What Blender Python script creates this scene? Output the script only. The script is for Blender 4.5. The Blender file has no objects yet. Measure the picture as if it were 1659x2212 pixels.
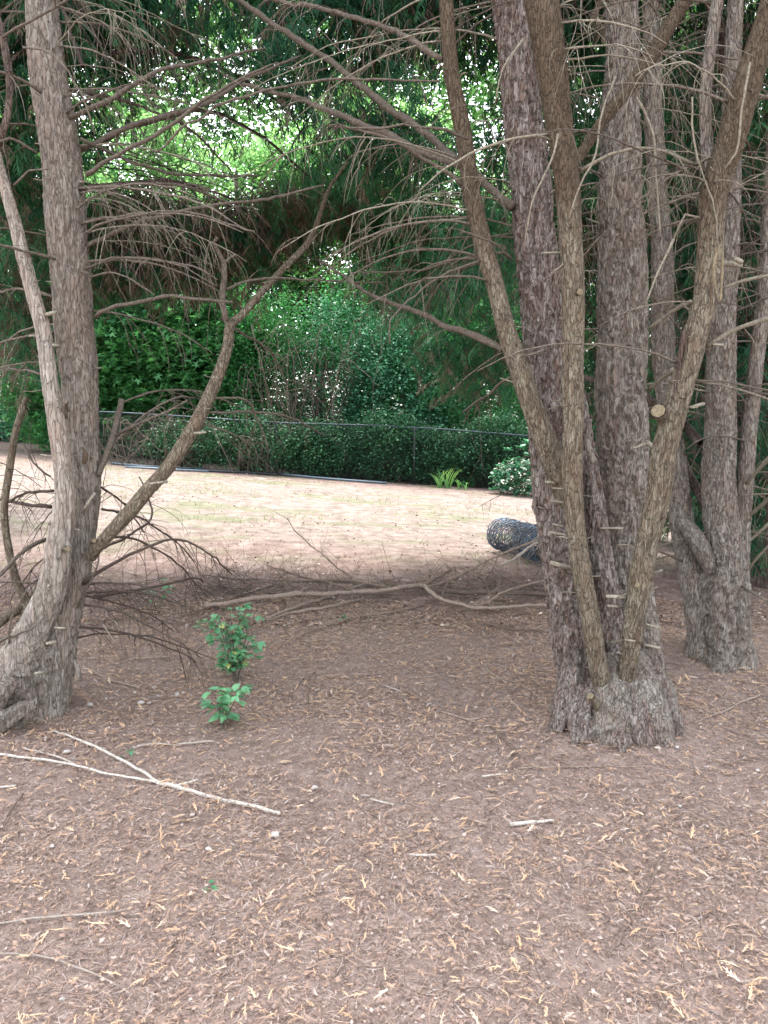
import bpy, math, random
import numpy as np
from math import radians, sin, cos, tan, pi

random.seed(7)
RS = np.random.RandomState(11)
scene = bpy.context.scene
COL = scene.collection

# ------------------------------------------------------------------ camera
CAMZ = 1.5
PITCH = radians(7.3)
F = 1609.0; CX = 829.5; CY = 1106.0          # photo measured on a 1659 x 2212 grid
cam = bpy.data.cameras.new("camera")
camo = bpy.data.objects.new("camera", cam)
COL.objects.link(camo)
cam.sensor_fit = 'VERTICAL'; cam.sensor_height = 36.0; cam.sensor_width = 27.0
cam.lens = F / 2212.0 * 36.0
cam.clip_start = 0.05; cam.clip_end = 600
camo.location = (0, 0, CAMZ)
camo.rotation_euler = (radians(90) - PITCH, 0, 0)
scene.camera = camo

# ------------------------------------------------------------------ light
SUN_EL = radians(66); SUN_AZ = radians(-18)      # azimuth from +Y, negative = to the left
world = bpy.data.worlds.new("World"); scene.world = world
world.use_nodes = True
nt = world.node_tree; nt.nodes.clear()
wo = nt.nodes.new('ShaderNodeOutputWorld'); bg = nt.nodes.new('ShaderNodeBackground')
sky = nt.nodes.new('ShaderNodeTexSky'); sky.sky_type = 'NISHITA'; sky.sun_disc = False
sky.sun_elevation = SUN_EL; sky.sun_rotation = SUN_AZ
sky.air_density = 1.0; sky.dust_density = 3.0; sky.ozone_density = 1.0
bg.inputs[1].default_value = 0.15
hsv = nt.nodes.new('ShaderNodeHueSaturation'); hsv.inputs['Saturation'].default_value = 0.28   # thin bright haze
nt.links.new(sky.outputs[0], hsv.inputs['Color']); nt.links.new(hsv.outputs[0], bg.inputs[0]); nt.links.new(bg.outputs[0], wo.inputs[0])
sl = bpy.data.lights.new("sun", 'SUN'); sl.energy = 0.8; sl.angle = radians(8); sl.color = (1.0, 0.95, 0.86)
so = bpy.data.objects.new("sun", sl); COL.objects.link(so)
so.rotation_euler = (radians(90) - SUN_EL, 0, pi - SUN_AZ)   # shines from ahead-left towards the camera
so.location = (0, 0, 30)
scene.view_settings.view_transform = 'Standard'; scene.view_settings.look = 'None'
scene.view_settings.gamma = 1.0
scene.view_settings.exposure = 3.12
try:
    scene.cycles.use_denoising = True
    scene.cycles.max_bounces = 7; scene.cycles.diffuse_bounces = 4; scene.cycles.glossy_bounces = 2
    scene.cycles.transmission_bounces = 4; scene.cycles.transparent_max_bounces = 8
    scene.cycles.sample_clamp_indirect = 6.0
except Exception:
    pass

# ------------------------------------------------------------------ ground height and projection
def sstep(a, b, x):
    t = np.clip((x - a) / (b - a), 0, 1); return t * t * (3 - 2 * t)
BASES = []       # (x, y, radius, height) little mounds at tree feet
def hf(x, y):
    x = np.asarray(x, float); y = np.asarray(y, float)
    z = -0.067 * np.clip(x, -30, 30) * sstep(5.0, 13.0, y)
    fade = 1.0 - 0.6 * sstep(5, 12, y)
    z = z + fade * (0.012 * np.sin(1.7 * x + 0.6 * y + 1) * np.sin(1.3 * y - 0.5 * x) + 0.007 * np.sin(4.3 * x + 2) * np.sin(3.7 * y + 1)
              + 0.004 * np.sin(9.1 * x + 3 * y) * np.sin(7.7 * y - 2 * x + 1))
    for bx, by, br, bh in BASES:
        z = z + bh * np.exp(-((x - bx) ** 2 + (y - by) ** 2) / (br * br))
    return z
def ray(px, py):
    a = (px - CX) / F; b = -(py - CY) / F
    return np.array([a, cos(PITCH) + b * sin(PITCH), -sin(PITCH) + b * cos(PITCH)])
def P(px, py, Y):
    d = ray(px, py); return np.array([0, 0, CAMZ]) + d * (Y / d[1])
def G(px, py, lift=0.0):
    d = ray(px, py); t = 3.0
    if d[2] > -0.02: d[2] = -0.02
    for _ in range(40):
        p = np.array([0, 0, CAMZ]) + d * t
        t = t + (hf(p[0], p[1]) + lift - p[2]) / d[2] * 0.8
        t = min(max(t, 0.5), 60)
    return np.array([0, 0, CAMZ]) + d * t
c = G(1335, 1590); BASES.append((c[0], c[1] + .15, 0.44, 0.10))
c = G(70, 1570); BASES.append((c[0] - .1, c[1] + .15, 0.6, 0.06))
c = G(1540, 1455); BASES.append((c[0], c[1] + .2, 0.6, 0.09))

# ------------------------------------------------------------------ mesh builder
class MB:
    def __init__(s): s.v = []; s.q = []; s.t = []; s.n = 0; s.rq = []; s.rt = []; s.mq = []; s.mt = []
    def add(s, verts, quads=None, tris=None, rnd=0.5, mat=0):
        verts = np.asarray(verts, float).reshape(-1, 3)
        if quads is not None and len(quads):
            q = np.asarray(quads, int); s.q.append(q + s.n)
            s.rq.append(np.broadcast_to(np.asarray(rnd, float), (len(q),)).copy() if np.ndim(rnd) < 2 else rnd)
            s.mq.append(np.full(len(q), mat))
        if tris is not None and len(tris):
            t = np.asarray(tris, int); s.t.append(t + s.n)
            s.rt.append(np.broadcast_to(np.asarray(rnd, float), (len(t),)).copy())
            s.mt.append(np.full(len(t), mat))
        s.v.append(verts); s.n += len(verts)
    def build(s, name, mats, parent=None, smooth=True, loc=None):
        if not s.v: return None
        V = np.concatenate(s.v)
        if loc is not None: V = V - np.asarray(loc, float)
        q = np.concatenate(s.q) if s.q else np.zeros((0, 4), int)
        t = np.concatenate(s.t) if s.t else np.zeros((0, 3), int)
        me = bpy.data.meshes.new(name)
        me.vertices.add(len(V)); me.vertices.foreach_set('co', V.astype(np.float32).ravel())
        loops = np.concatenate([q.ravel(), t.ravel()]).astype(np.int32)
        me.loops.add(len(loops)); me.loops.foreach_set('vertex_index', loops)
        npol = len(q) + len(t)
        me.polygons.add(npol)
        starts = np.concatenate([np.arange(len(q)) * 4, len(q) * 4 + np.arange(len(t)) * 3]).astype(np.int32)
        me.polygons.foreach_set('loop_start', starts)
        r = np.concatenate((s.rq or []) + (s.rt or [])).astype(np.float32)
        m = np.concatenate((s.mq or []) + (s.mt or [])).astype(np.int32)
        me.polygons.foreach_set('material_index', m)
        if smooth: me.polygons.foreach_set('use_smooth', np.ones(npol, bool))
        at = me.attributes.new('rnd', 'FLOAT', 'FACE'); at.data.foreach_set('value', r)
        me.update(calc_edges=True)
        if not isinstance(mats, (list, tuple)): mats = [mats]
        for mm in mats: me.materials.append(mm)
        o = bpy.data.objects.new(name, me); COL.objects.link(o)
        if parent is not None:
            o.parent = parent
            o.matrix_parent_inverse = parent.matrix_basis.inverted() if loc is None else parent.matrix_basis.inverted()
        if loc is not None: o.location = loc
        return o

def tag(o, label=None, cat=None, group=None, kind=None):
    if label: o['label'] = label
    if cat: o['category'] = cat
    if group: o['group'] = group
    if kind: o['kind'] = kind
    return o
def empty(name, loc, label, cat, group=None):
    o = bpy.data.objects.new(name, None); COL.objects.link(o)
    o.location = [float(a) for a in loc]; o.empty_display_size = 0.1
    return tag(o, label, cat, group)
def copy_tree(o, parent=None):
    c = o.copy(); COL.objects.link(c)
    if parent is not None: c.parent = parent
    for ch in list(o.children): copy_tree(ch, c)
    return c

# ------------------------------------------------------------------ noise
def vnoise(u, v, pu, seed):
    """value noise, periodic in u with integer period pu"""
    rs = np.random.RandomState(seed); T = rs.rand(pu, 4096)
    iu = np.floor(u).astype(int); iv = np.floor(v).astype(int)
    fu = u - iu; fv = v - iv; fu = fu * fu * (3 - 2 * fu); fv = fv * fv * (3 - 2 * fv)
    a = T[iu % pu, iv % 4096]; b = T[(iu + 1) % pu, iv % 4096]; c_ = T[iu % pu, (iv + 1) % 4096]; d = T[(iu + 1) % pu, (iv + 1) % 4096]
    return (a * (1 - fu) + b * fu) * (1 - fv) + (c_ * (1 - fu) + d * fu) * fv

def resample(pts, rad, step):
    pts = np.asarray(pts, float); rad = np.asarray(rad, float)
    n = len(pts)
    if n == 2:
        L = np.linalg.norm(pts[1] - pts[0]); k = max(2, int(L / step) + 1); t = np.linspace(0, 1, k)[:, None]
        return pts[0] * (1 - t) + pts[1] * t, rad[0] * (1 - t[:, 0]) + rad[1] * t[:, 0]
    ext = np.vstack([2 * pts[0] - pts[1], pts, 2 * pts[-1] - pts[-2]])
    out = []; ro = []
    for i in range(n - 1):
        p0, p1, p2, p3 = ext[i], ext[i + 1], ext[i + 2], ext[i + 3]
        k = max(1, int(np.linalg.norm(p2 - p1) / step))
        for j in range(k):
            t = j / k
            out.append(0.5 * ((2 * p1) + (p2 - p0) * t + (2 * p0 - 5 * p1 + 4 * p2 - p3) * t * t + (3 * p1 - p0 - 3 * p2 + p3) * t ** 3))
            ro.append(rad[i] * (1 - t) + rad[i + 1] * t)
    out.append(pts[-1]); ro.append(rad[-1])
    return np.array(out), np.array(ro)

def frames(p):
    T = np.gradient(p, axis=0); T /= np.linalg.norm(T, axis=1)[:, None] + 1e-12
    ref = np.array([0.13, 1.0, 0.07]) if abs(T[:, 1]).mean() < 0.8 else np.array([1.0, 0.1, 0.2])
    A = np.cross(T, ref); A /= np.linalg.norm(A, axis=1)[:, None] + 1e-12
    B = np.cross(T, A)
    return T, A, B

def tube(mb, p, r, sides=4, rnd=0.5, mat=0, cap=False, disp=None):
    n = len(p)
    T, A, B = frames(p)
    th = np.arange(sides) / sides * 2 * pi
    R = r[:, None] * np.ones((1, sides))
    if disp is not None: R = R + disp
    V = p[:, None, :] + R[:, :, None] * (np.cos(th)[None, :, None] * A[:, None, :] + np.sin(th)[None, :, None] * B[:, None, :])
    i = np.arange(n - 1)[:, None] * sides; j = np.arange(sides)[None, :]; j2 = (j + 1) % sides
    Q = np.stack([i + j, i + j2, i + sides + j2, i + sides + j], -1).reshape(-1, 4)
    V = V.reshape(-1, 3)
    if cap:
        V = np.vstack([V, p[0], p[-1]])
        b = n * sides
        tr = [[(k + 1) % sides, k, b] for k in range(sides)] + [[(n - 1) * sides + k, (n - 1) * sides + (k + 1) % sides, b + 1] for k in range(sides)]
        mb.add(V, Q, tr, rnd, mat)
    else:
        mb.add(V, Q, None, rnd, mat)

SEED = [100]
def trunk(mb, pts, rad, sides=96, step=0.0095, rough=1.0, flare=None, rnd=None, flakes=260, lobes=0.0, rr=None, fsize=1.0):
    """a bark-covered stem: real ridges, plates and loose flakes"""
    SEED[0] += 7; sd = SEED[0]
    p, r = resample(pts, rad, step)
    n = len(p)
    # slight wander
    s = np.concatenate([[0], np.cumsum(np.linalg.norm(np.diff(p, axis=0), axis=1))])
    rs = np.random.RandomState(sd)
    ph = rs.rand(6) * 6.28
    p = p + np.stack([0.05 * r * np.sin(s * 5 + ph[0]) + .03 * r * np.sin(s * 13 + ph[1]), 0.05 * r * np.sin(s * 6 + ph[2]), 0 * s], 1)
    th = np.arange(sides) / sides
    U, S = np.meshgrid(th, s)
    rm = r[:, None]
    N1 = 38
    warp = 0.8 * vnoise(U * 6, S * 5, 6, sd + 1)
    a = vnoise(U * N1 + 0 * S + warp, S * 24 + 3, N1, sd + 2) 
    b = vnoise(U * 60 + warp, S * 62, 60, sd + 3)
    c2 = vnoise(U * 13, S * 6, 13, sd + 4)
    ridge = 1 - np.abs(2 * a - 1)
    plate = sstep(0.35, 0.6, a * 0.6 + b * 0.4)
    D = rough * (0.006 * (plate - .5) + 0.003 * (ridge - 0.5) + 0.0022 * (b - .5)) * np.clip(rm / 0.09, 0.35, 1.3) + 0.08 * rm * (c2 - .5)
    lob = lobes * rm * (np.cos(2 * pi * (U * 5) + ph[3]) + 0.6 * np.cos(2 * pi * U * 3 + ph[4]) + .4 * np.cos(2 * pi * U * 8 + ph[5] + S * 2))
    if flare is not None:      # (height of flare, amount) measured from the first point
        k = np.exp(-S / flare[0]); D = D + k * flare[1] * rm * (0.5 + 0.5 * np.cos(2 * pi * U * 5 + ph[3]) + .3 * np.cos(2 * pi * U * 9 + ph[4]))
    D = D + lob
    cre = plate * .75 + .25 * b
    i = np.arange(n - 1)[:, None]; j = np.arange(sides)[None, :]
    rq = (0.15 + 0.7 * cre[:-1, :] * (0.7 + .3 * rs.rand(n - 1, sides))).reshape(-1)
    mb_r = rq if rr is None else rq * rr
    tube(mb, p, r, sides, mb_r, 0, False, D)
    # knots, and loose flakes of bark
    T, A, B = frames(p)
    for _ in range(flakes):
        k = rs.randint(2, n - 3); t = rs.rand() * 2 * pi; ju = int(t / (2 * pi) * sides) % sides
        nrm = cos(t) * A[k] + sin(t) * B[k]; side = np.cross(T[k], nrm)
        L = (0.006 + 0.018 * rs.rand() ** 2) * fsize; W = (0.002 + 0.004 * rs.rand()) * fsize
        R0 = r[k] + D[k, ju]
        base = p[k] + nrm * (R0 - 0.001)
        tip = base + T[k] * L * (1 if rs.rand() < .4 else -1) + nrm * (0.002 + 0.007 * rs.rand() ** 2) + side * (rs.rand() - .5) * .006
        mid = (base + tip) / 2 + nrm * .0015
        vv = [base - side * W, base + side * W, mid + side * W * 1.1, mid - side * W * .9, tip + side * W * .5, tip - side * W * .6]
        mb.add(vv, [[0, 1, 2, 3], [3, 2, 4, 5]], None, 0.55 + 0.45 * rs.rand())
    return p, r

def px_path(lst):
    """[(px,py,width_px,Y)...] -> points, radii"""
    pts = np.array([P(a, b, Y) for a, b, w, Y in lst]); rad = np.array([w / 2 / F * Y * 1.02 for a, b, w, Y in lst])
    return pts, rad

def twig(mb, start, d, L, r0, droop=0.5, curl=0.3, seg=7, sides=3, rnd=0.5, rs=random, child=0, crnd=None):
    p = [np.array(start)]; d = np.array(d, float); d /= np.linalg.norm(d) + 1e-9
    k = L / seg; cv = np.array([rs.uniform(-1, 1), rs.uniform(-1, 1), rs.uniform(-.5, .5)]) * curl
    for i in range(seg):
        d = d + np.array([0, 0, -droop / seg]) + cv / seg + np.array([rs.uniform(-1, 1), rs.uniform(-1, 1), rs.uniform(-1, 1)]) * .15
        d /= np.linalg.norm(d); p.append(p[-1] + d * k)
    p = np.array(p); r = r0 * (1 - 0.75 * np.linspace(0, 1, seg + 1))
    tube(mb, p, r, sides, rnd)
    for _ in range(child):
        i = rs.randint(1, seg - 1)
        dd = (p[i + 1] - p[i]); dd = dd / np.linalg.norm(dd) + np.array([rs.uniform(-1, 1), rs.uniform(-1, 1), rs.uniform(-.7, .4)]) * .8
        twig(mb, p[i], dd, L * rs.uniform(.25, .5), max(r0 * .55, .0009), droop * 1.2, curl * 1.3, max(4, seg - 2), 3, rnd, rs, 0)
    return p

def branch(mb, pts, rad, sides=7, step=0.04, twigs=0, tl=(0.1, 0.35), tr=0.0022, droop=1.0, wob=0.012, rnd=0.5, start=0.15, child=1, up=0.0, span=1.0):
    p, r = resample(pts, rad, step)
    n = len(p); s = np.linspace(0, 1, n)
    w = np.cumsum(RS.randn(n, 3) * wob * .3, axis=0); w -= w[0] + (w[-1] - w[0]) * s[:, None]
    p = p + w
    r = r * (1 + .08 * RS.randn(n))
    tube(mb, p, r, sides, rnd, 0, True)
    T = np.gradient(p, axis=0); T /= np.linalg.norm(T, axis=1)[:, None]
    for _ in range(twigs):
        k = int((start + (span - start) * random.random()) * (n - 1)); k = min(max(k, 0), n - 1)
        sd = np.cross(T[k], [0, 0, 1]); sd = sd / (np.linalg.norm(sd) + 1e-6) * random.choice([-1, 1])
        d = T[k] * random.uniform(-.2, 1.0) + sd * random.uniform(.1, 1) + np.array([random.uniform(-.3, .3), 0, random.uniform(-.8, .5) + up])
        L = random.uniform(*tl)
        twig(mb, p[k], d, L, min(tr * random.uniform(.7, 1.3), max(r[k] * .8, .0012)), droop, .5, 7, 3, min(1, max(0, rnd + random.uniform(-.25, .3))), random, random.randint(0, child))
    return p, r

# ------------------------------------------------------------------ materials
def nodes(name):
    m = bpy.data.materials.new(name); m.use_nodes = True
    n = m.node_tree.nodes; n.clear()
    return m, n, m.node_tree.links
def ramp(n, stops, inp=None, l=None, interp='LINEAR'):
    r = n.new('ShaderNodeValToRGB'); r.color_ramp.interpolation = interp
    e = r.color_ramp.elements
    while len(e) > 1: e.remove(e[-1])
    e[0].position = stops[0][0]; e[0].color = (*stops[0][1], 1)
    for pz, cc in stops[1:]:
        x = e.new(pz); x.color = (*cc, 1)
    if inp is not None: l.new(inp, r.inputs[0])
    return r
def coords(n, l, scale=(1, 1, 1)):
    g = n.new('ShaderNodeNewGeometry'); mp = n.new('ShaderNodeMapping'); mp.inputs['Scale'].default_value = scale
    l.new(g.outputs['Position'], mp.inputs['Vector']); return mp.outputs[0]
def noise(n, l, vec, scale, detail=4, rough=.6):
    x = n.new('ShaderNodeTexNoise'); x.inputs['Scale'].default_value = scale; x.inputs['Detail'].default_value = detail
    x.inputs['Roughness'].default_value = rough; l.new(vec, x.inputs['Vector']); return x.outputs[0]
def mixc(n, l, fac, a, b, mode='MIX'):
    x = n.new('ShaderNodeMix'); x.data_type = 'RGBA'; x.blend_type = mode
    for sk, v in ((x.inputs[0], fac), (x.inputs[6], a), (x.inputs[7], b)):
        if hasattr(v, 'links') or hasattr(v, 'is_output'): l.new(v, sk)
        elif isinstance(v, tuple): sk.default_value = (*v, 1)
        else: sk.default_value = v
    return x.outputs[2]
def math_(n, l, op, a, b=0.0):
    x = n.new('ShaderNodeMath'); x.operation = op
    for sk, v in ((x.inputs[0], a), (x.inputs[1], b)):
        if hasattr(v, 'is_output'): l.new(v, sk)
        else: sk.default_value = v
    return x.outputs[0]
def attr(n, name='rnd'):
    a = n.new('ShaderNodeAttribute'); a.attribute_name = name; return a.outputs['Fac']
def out(m, n, l, color, rough=.9, bump=None, bstr=.5, bdist=.01, spec=.2, transl=None, tcol=None):
    o = n.new('ShaderNodeOutputMaterial'); b = n.new('ShaderNodeBsdfPrincipled')
    if hasattr(color, 'is_output'): l.new(color, b.inputs['Base Color'])
    else: b.inputs['Base Color'].default_value = (*color, 1)
    b.inputs['Roughness'].default_value = rough; b.inputs['Specular IOR Level'].default_value = spec
    if bump is not None:
        bp = n.new('ShaderNodeBump'); bp.inputs['Strength'].default_value = bstr; bp.inputs['Distance'].default_value = bdist
        l.new(bump, bp.inputs['Height']); l.new(bp.outputs[0], b.inputs['Normal'])
    sh = b.outputs[0]
    if transl:
        t = n.new('ShaderNodeBsdfTranslucent')
        if hasattr(tcol, 'is_output'): l.new(tcol, t.inputs[0])
        else: t.inputs[0].default_value = (*tcol, 1)
        mx = n.new('ShaderNodeMixShader'); mx.inputs[0].default_value = transl
        l.new(sh, mx.inputs[1]); l.new(t.outputs[0], mx.inputs[2]); sh = mx.outputs[0]
    l.new(sh, o.inputs['Surface']); return m

def bark_mat(name, dark, mid, light, red=None, moss=0.0, cell=75, zs=.15, crack=.6, brown=None):
    m, n, l = nodes(name)
    v2 = coords(n, l, (1, 1, 1)); v = coords(n, l, (1, 1, .22)); vc = coords(n, l, (1, 1, zs))
    a = attr(n)
    fine = noise(n, l, coords(n, l, (1, 1, .13)), 190, 6, .75); med = noise(n, l, v, 60, 6, .7); big = noise(n, l, v2, 4.5, 3, .55)
    w = n.new('ShaderNodeTexNoise'); w.inputs['Scale'].default_value = 28; w.inputs['Detail'].default_value = 4; l.new(v, w.inputs['Vector'])
    wv = n.new('ShaderNodeVectorMath'); wv.operation = 'MULTIPLY_ADD'; l.new(w.outputs[1], wv.inputs[0]); wv.inputs[1].default_value = (.06, .06, .03); l.new(vc, wv.inputs[2])
    def vor(feat):
        x = n.new('ShaderNodeTexVoronoi'); x.feature = feat; x.inputs['Scale'].default_value = cell; l.new(wv.outputs[0], x.inputs['Vector']); return x
    ve = vor('DISTANCE_TO_EDGE').outputs['Distance']; vcel = vor('F1').outputs['Color']
    sp = n.new('ShaderNodeSeparateColor'); l.new(vcel, sp.inputs[0])
    f = math_(n, l, 'ADD', math_(n, l, 'ADD', math_(n, l, 'MULTIPLY', a, .14), math_(n, l, 'MULTIPLY', med, .46)), math_(n, l, 'ADD', math_(n, l, 'MULTIPLY', sp.outputs[0], .10), math_(n, l, 'MULTIPLY', fine, .42)))
    r = ramp(n, [(.38, dark), (.53, mid), (.72, light)], f, l)
    c_ = r.outputs[0]
    if red:
        rr = ramp(n, [(.45, (0, 0, 0)), (.68, (1, 1, 1))], big, l)
        c_ = mixc(n, l, math_(n, l, 'MULTIPLY', rr.outputs[0], .45), c_, red)
        rr = ramp(n, [(.72, (0, 0, 0)), (.86, (1, 1, 1))], sp.outputs[1], l)
        c_ = mixc(n, l, math_(n, l, 'MULTIPLY', rr.outputs[0], .5), c_, red)
    if moss:
        b2 = noise(n, l, v2, 14, 6, .75)
        rr = ramp(n, [(.47, (0, 0, 0)), (.64, (1, 1, 1))], b2, l)
        c_ = mixc(n, l, math_(n, l, 'MULTIPLY', rr.outputs[0], moss), c_, (.19, .175, .115))
    if brown:
        g = n.new('ShaderNodeNewGeometry'); sz = n.new('ShaderNodeSeparateXYZ'); l.new(g.outputs['Position'], sz.inputs[0])
        zz = math_(n, l, 'ADD', math_(n, l, 'MULTIPLY', sz.outputs[2], .25), math_(n, l, 'MULTIPLY', big, .12))
        rb = ramp(n, [(brown[0], (0, 0, 0)), (brown[1], (1, 1, 1))], zz, l)
        c_ = mixc(n, l, math_(n, l, 'MULTIPLY', rb.outputs[0], .8), c_, mixc(n, l, fine, (.035, .024, .015), (.115, .082, .053)))
    ed = ramp(n, [(0, (1, 1, 1)), (.085, (0, 0, 0))], ve, l).outputs[0]
    c_ = mixc(n, l, math_(n, l, 'MULTIPLY', ed, crack), c_, dark)
    hgt = math_(n, l, 'ADD', math_(n, l, 'MULTIPLY', fine, .5), math_(n, l, 'SUBTRACT', med, math_(n, l, 'MULTIPLY', ed, .8)))
    return out(m, n, l, c_, .92, hgt, 1.0, .008, .15)
BARK = bark_mat('bark_grey_brown', (.070, .058, .048), (.160, .138, .116), (.285, .260, .228), (.165, .118, .092))
BARK_R = bark_mat('bark_reddish', (.050, .038, .031), (.15, .122, .106), (.31, .28, .255), (.14, .085, .064))
BARK_M = bark_mat('bark_mossy', (.040, .031, .022), (.13, .105, .078), (.27, .24, .18), (.12, .08, .052), .3, 85, .2, .35, (.60, .68))
BARK_L = bark_mat('bark_left_pale', (.080, .066, .054), (.165, .142, .120), (.285, .255, .222), (.18, .135, .108), .12, 60, .12, .32)
BARK_P = bark_mat('bark_peeled_pale', (.09, .072, .058), (.23, .20, .17), (.42, .38, .335), (.25, .185, .145), .15, 48, .08, .25)
BARK_D = bark_mat('bark_dark', (.03, .022, .018), (.09, .068, .056), (.17, .13, .11), (.08, .05, .04))
def twig_mat(name, a_, b_, c3):
    m, n, l = nodes(name); r = ramp(n, [(0, a_), (.5, b_), (1, c3)], attr(n), l)
    v = coords(n, l); f = noise(n, l, v, 90, 6, .75)
    col = mixc(n, l, ramp(n, [(.38, (0, 0, 0)), (.62, (.85, .85, .85))], f, l).outputs[0], r.outputs[0], a_)
    return out(m, n, l, col, .85, f, .4, .003, .2)
TWIG = twig_mat('dead_twig', (.04, .031, .024), (.115, .094, .074), (.24, .205, .165))
TWIG_L = twig_mat('pale_twig', (.085, .072, .052), (.21, .185, .14), (.36, .33, .26))
TWIG_D = twig_mat('dark_twig', (.03, .02, .016), (.075, .055, .045), (.14, .11, .09))
STICK = twig_mat('weathered_stick', (.18, .15, .125), (.34, .30, .255), (.54, .50, .44))
STICKB = twig_mat('brown_stick', (.10, .07, .055), (.23, .175, .14), (.36, .29, .24))
CUT = twig_mat('cut_wood', (.09, .07, .042), (.17, .135, .085), (.27, .225, .15))

def leaf_mat(name, stops, tstops, transl=.45, rough=.5, spec=.35):
    m, n, l = nodes(name); a = attr(n)
    r = ramp(n, stops, a, l); t = ramp(n, tstops, a, l)
    return out(m, n, l, r.outputs[0], rough, spec=spec, transl=transl, tcol=t.outputs[0])
CYP = leaf_mat('cypress_needles', [(0, (.018, .065, .038)), (.55, (.035, .12, .062)), (.78, (.06, .165, .08)), (.8, (.13, .108, .082)), (1, (.20, .16, .12))],
               [(0, (.03, .12, .04)), (.78, (.06, .22, .06)), (.8, (.08, .06, .04)), (1, (.11, .08, .05))], .3, .7, .12)
CYPDEAD = leaf_mat('dead_needles', [(0, (.03, .024, .018)), (.6, (.10, .07, .048)), (1, (.22, .14, .09))],
               [(0, (.04, .02, .012)), (1, (.09, .045, .025))], .2, .8, .1)
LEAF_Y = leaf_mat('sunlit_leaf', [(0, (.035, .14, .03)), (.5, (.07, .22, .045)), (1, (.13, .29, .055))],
               [(0, (.13, .34, .11)), (.5, (.24, .48, .16)), (1, (.40, .62, .21))], .55, .5, .2)  # sunlight put into the colour: brighter, yellower than the wood leaf
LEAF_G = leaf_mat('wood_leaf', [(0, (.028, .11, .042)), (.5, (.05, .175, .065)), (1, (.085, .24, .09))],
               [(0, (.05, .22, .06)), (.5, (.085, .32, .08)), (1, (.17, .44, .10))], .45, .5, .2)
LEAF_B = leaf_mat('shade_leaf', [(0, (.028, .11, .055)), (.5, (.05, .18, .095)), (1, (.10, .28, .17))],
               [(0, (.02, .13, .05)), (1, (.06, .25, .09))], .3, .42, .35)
LEAF_H = leaf_mat('hedge_leaf', [(0, (.018, .06, .03)), (.5, (.036, .12, .056)), (.9, (.06, .18, .078)), (1, (.10, .25, .10))],
               [(0, (.015, .07, .025)), (1, (.04, .16, .04))], .25, .5, .3)
LEAF_S = leaf_mat('seedling_leaf', [(0, (.08, .22, .11)), (.6, (.13, .32, .17)), (.86, (.19, .42, .21)), (.9, (.45, .58, .22)), (1, (.62, .62, .24))],
               [(0, (.07, .25, .06)), (.86, (.12, .36, .09)), (1, (.6, .6, .1))], .35, .4, .4)
PETAL = leaf_mat('white_petal', [(0, (.6, .6, .5)), (1, (.8, .8, .72))], [(0, (.5, .5, .4)), (1, (.7, .7, .6))], .3, .6, .2)
LITTER = leaf_mat('fallen_needle_litter', [(0, (.06, .042, .035)), (.2, (.14, .098, .082)), (.4, (.26, .19, .16)), (.52, (.37, .24, .17)), (.62, (.42, .36, .33)), (.72, (.45, .285, .175)), (.88, (.54, .385, .25)), (1, (.58, .52, .45))],
               [(0, (.08, .05, .03)), (1, (.4, .25, .12))], .12, .8, .15)
LITTER2 = leaf_mat('lawn_leaf_litter', [(0, (.05, .03, .022)), (.5, (.14, .085, .06)), (.85, (.26, .17, .12)), (1, (.55, .48, .40))],
               [(0, (.08, .05, .03)), (1, (.2, .12, .07))], .12, .8, .15)
GRASS = leaf_mat('sparse_grass', [(0, (.05, .09, .03)), (.6, (.11, .16, .06)), (1, (.22, .24, .12))],
               [(0, (.15, .22, .06)), (1, (.4, .45, .2))], .35, .7, .2)
def plain(name, col, rough=.5, metal=0.0, spec=.4, ns=40):
    m, n, l = nodes(name); v = coords(n, l); f = noise(n, l, v, ns, 4)
    c_ = mixc(n, l, math_(n, l, 'MULTIPLY', f, .6), col, tuple(.55 * q for q in col))
    mm = out(m, n, l, c_, rough, f, .2, .002, spec)
    for x in n:
        if x.type == 'BSDF_PRINCIPLED': x.inputs['Metallic'].default_value = metal
    return mm
WIRE = plain('black_coated_wire', (.016, .02, .024), .45)
RAIL = plain('rail_steel', (.05, .065, .085), .4, .2, .4)
PIPE = plain('pipe_grey_blue', (.10, .14, .17), .35, .2, .6)
PIPE_K = plain('pipe_black', (.025, .03, .035), .4)
ROLLW = plain('roll_wire', (.085, .13, .195), .35, .5, .6)
STONE = plain('pale_stone', (.40, .37, .34), .85)
FOAMY = plain('silver_tag', (.4, .42, .45), .4)

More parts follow.
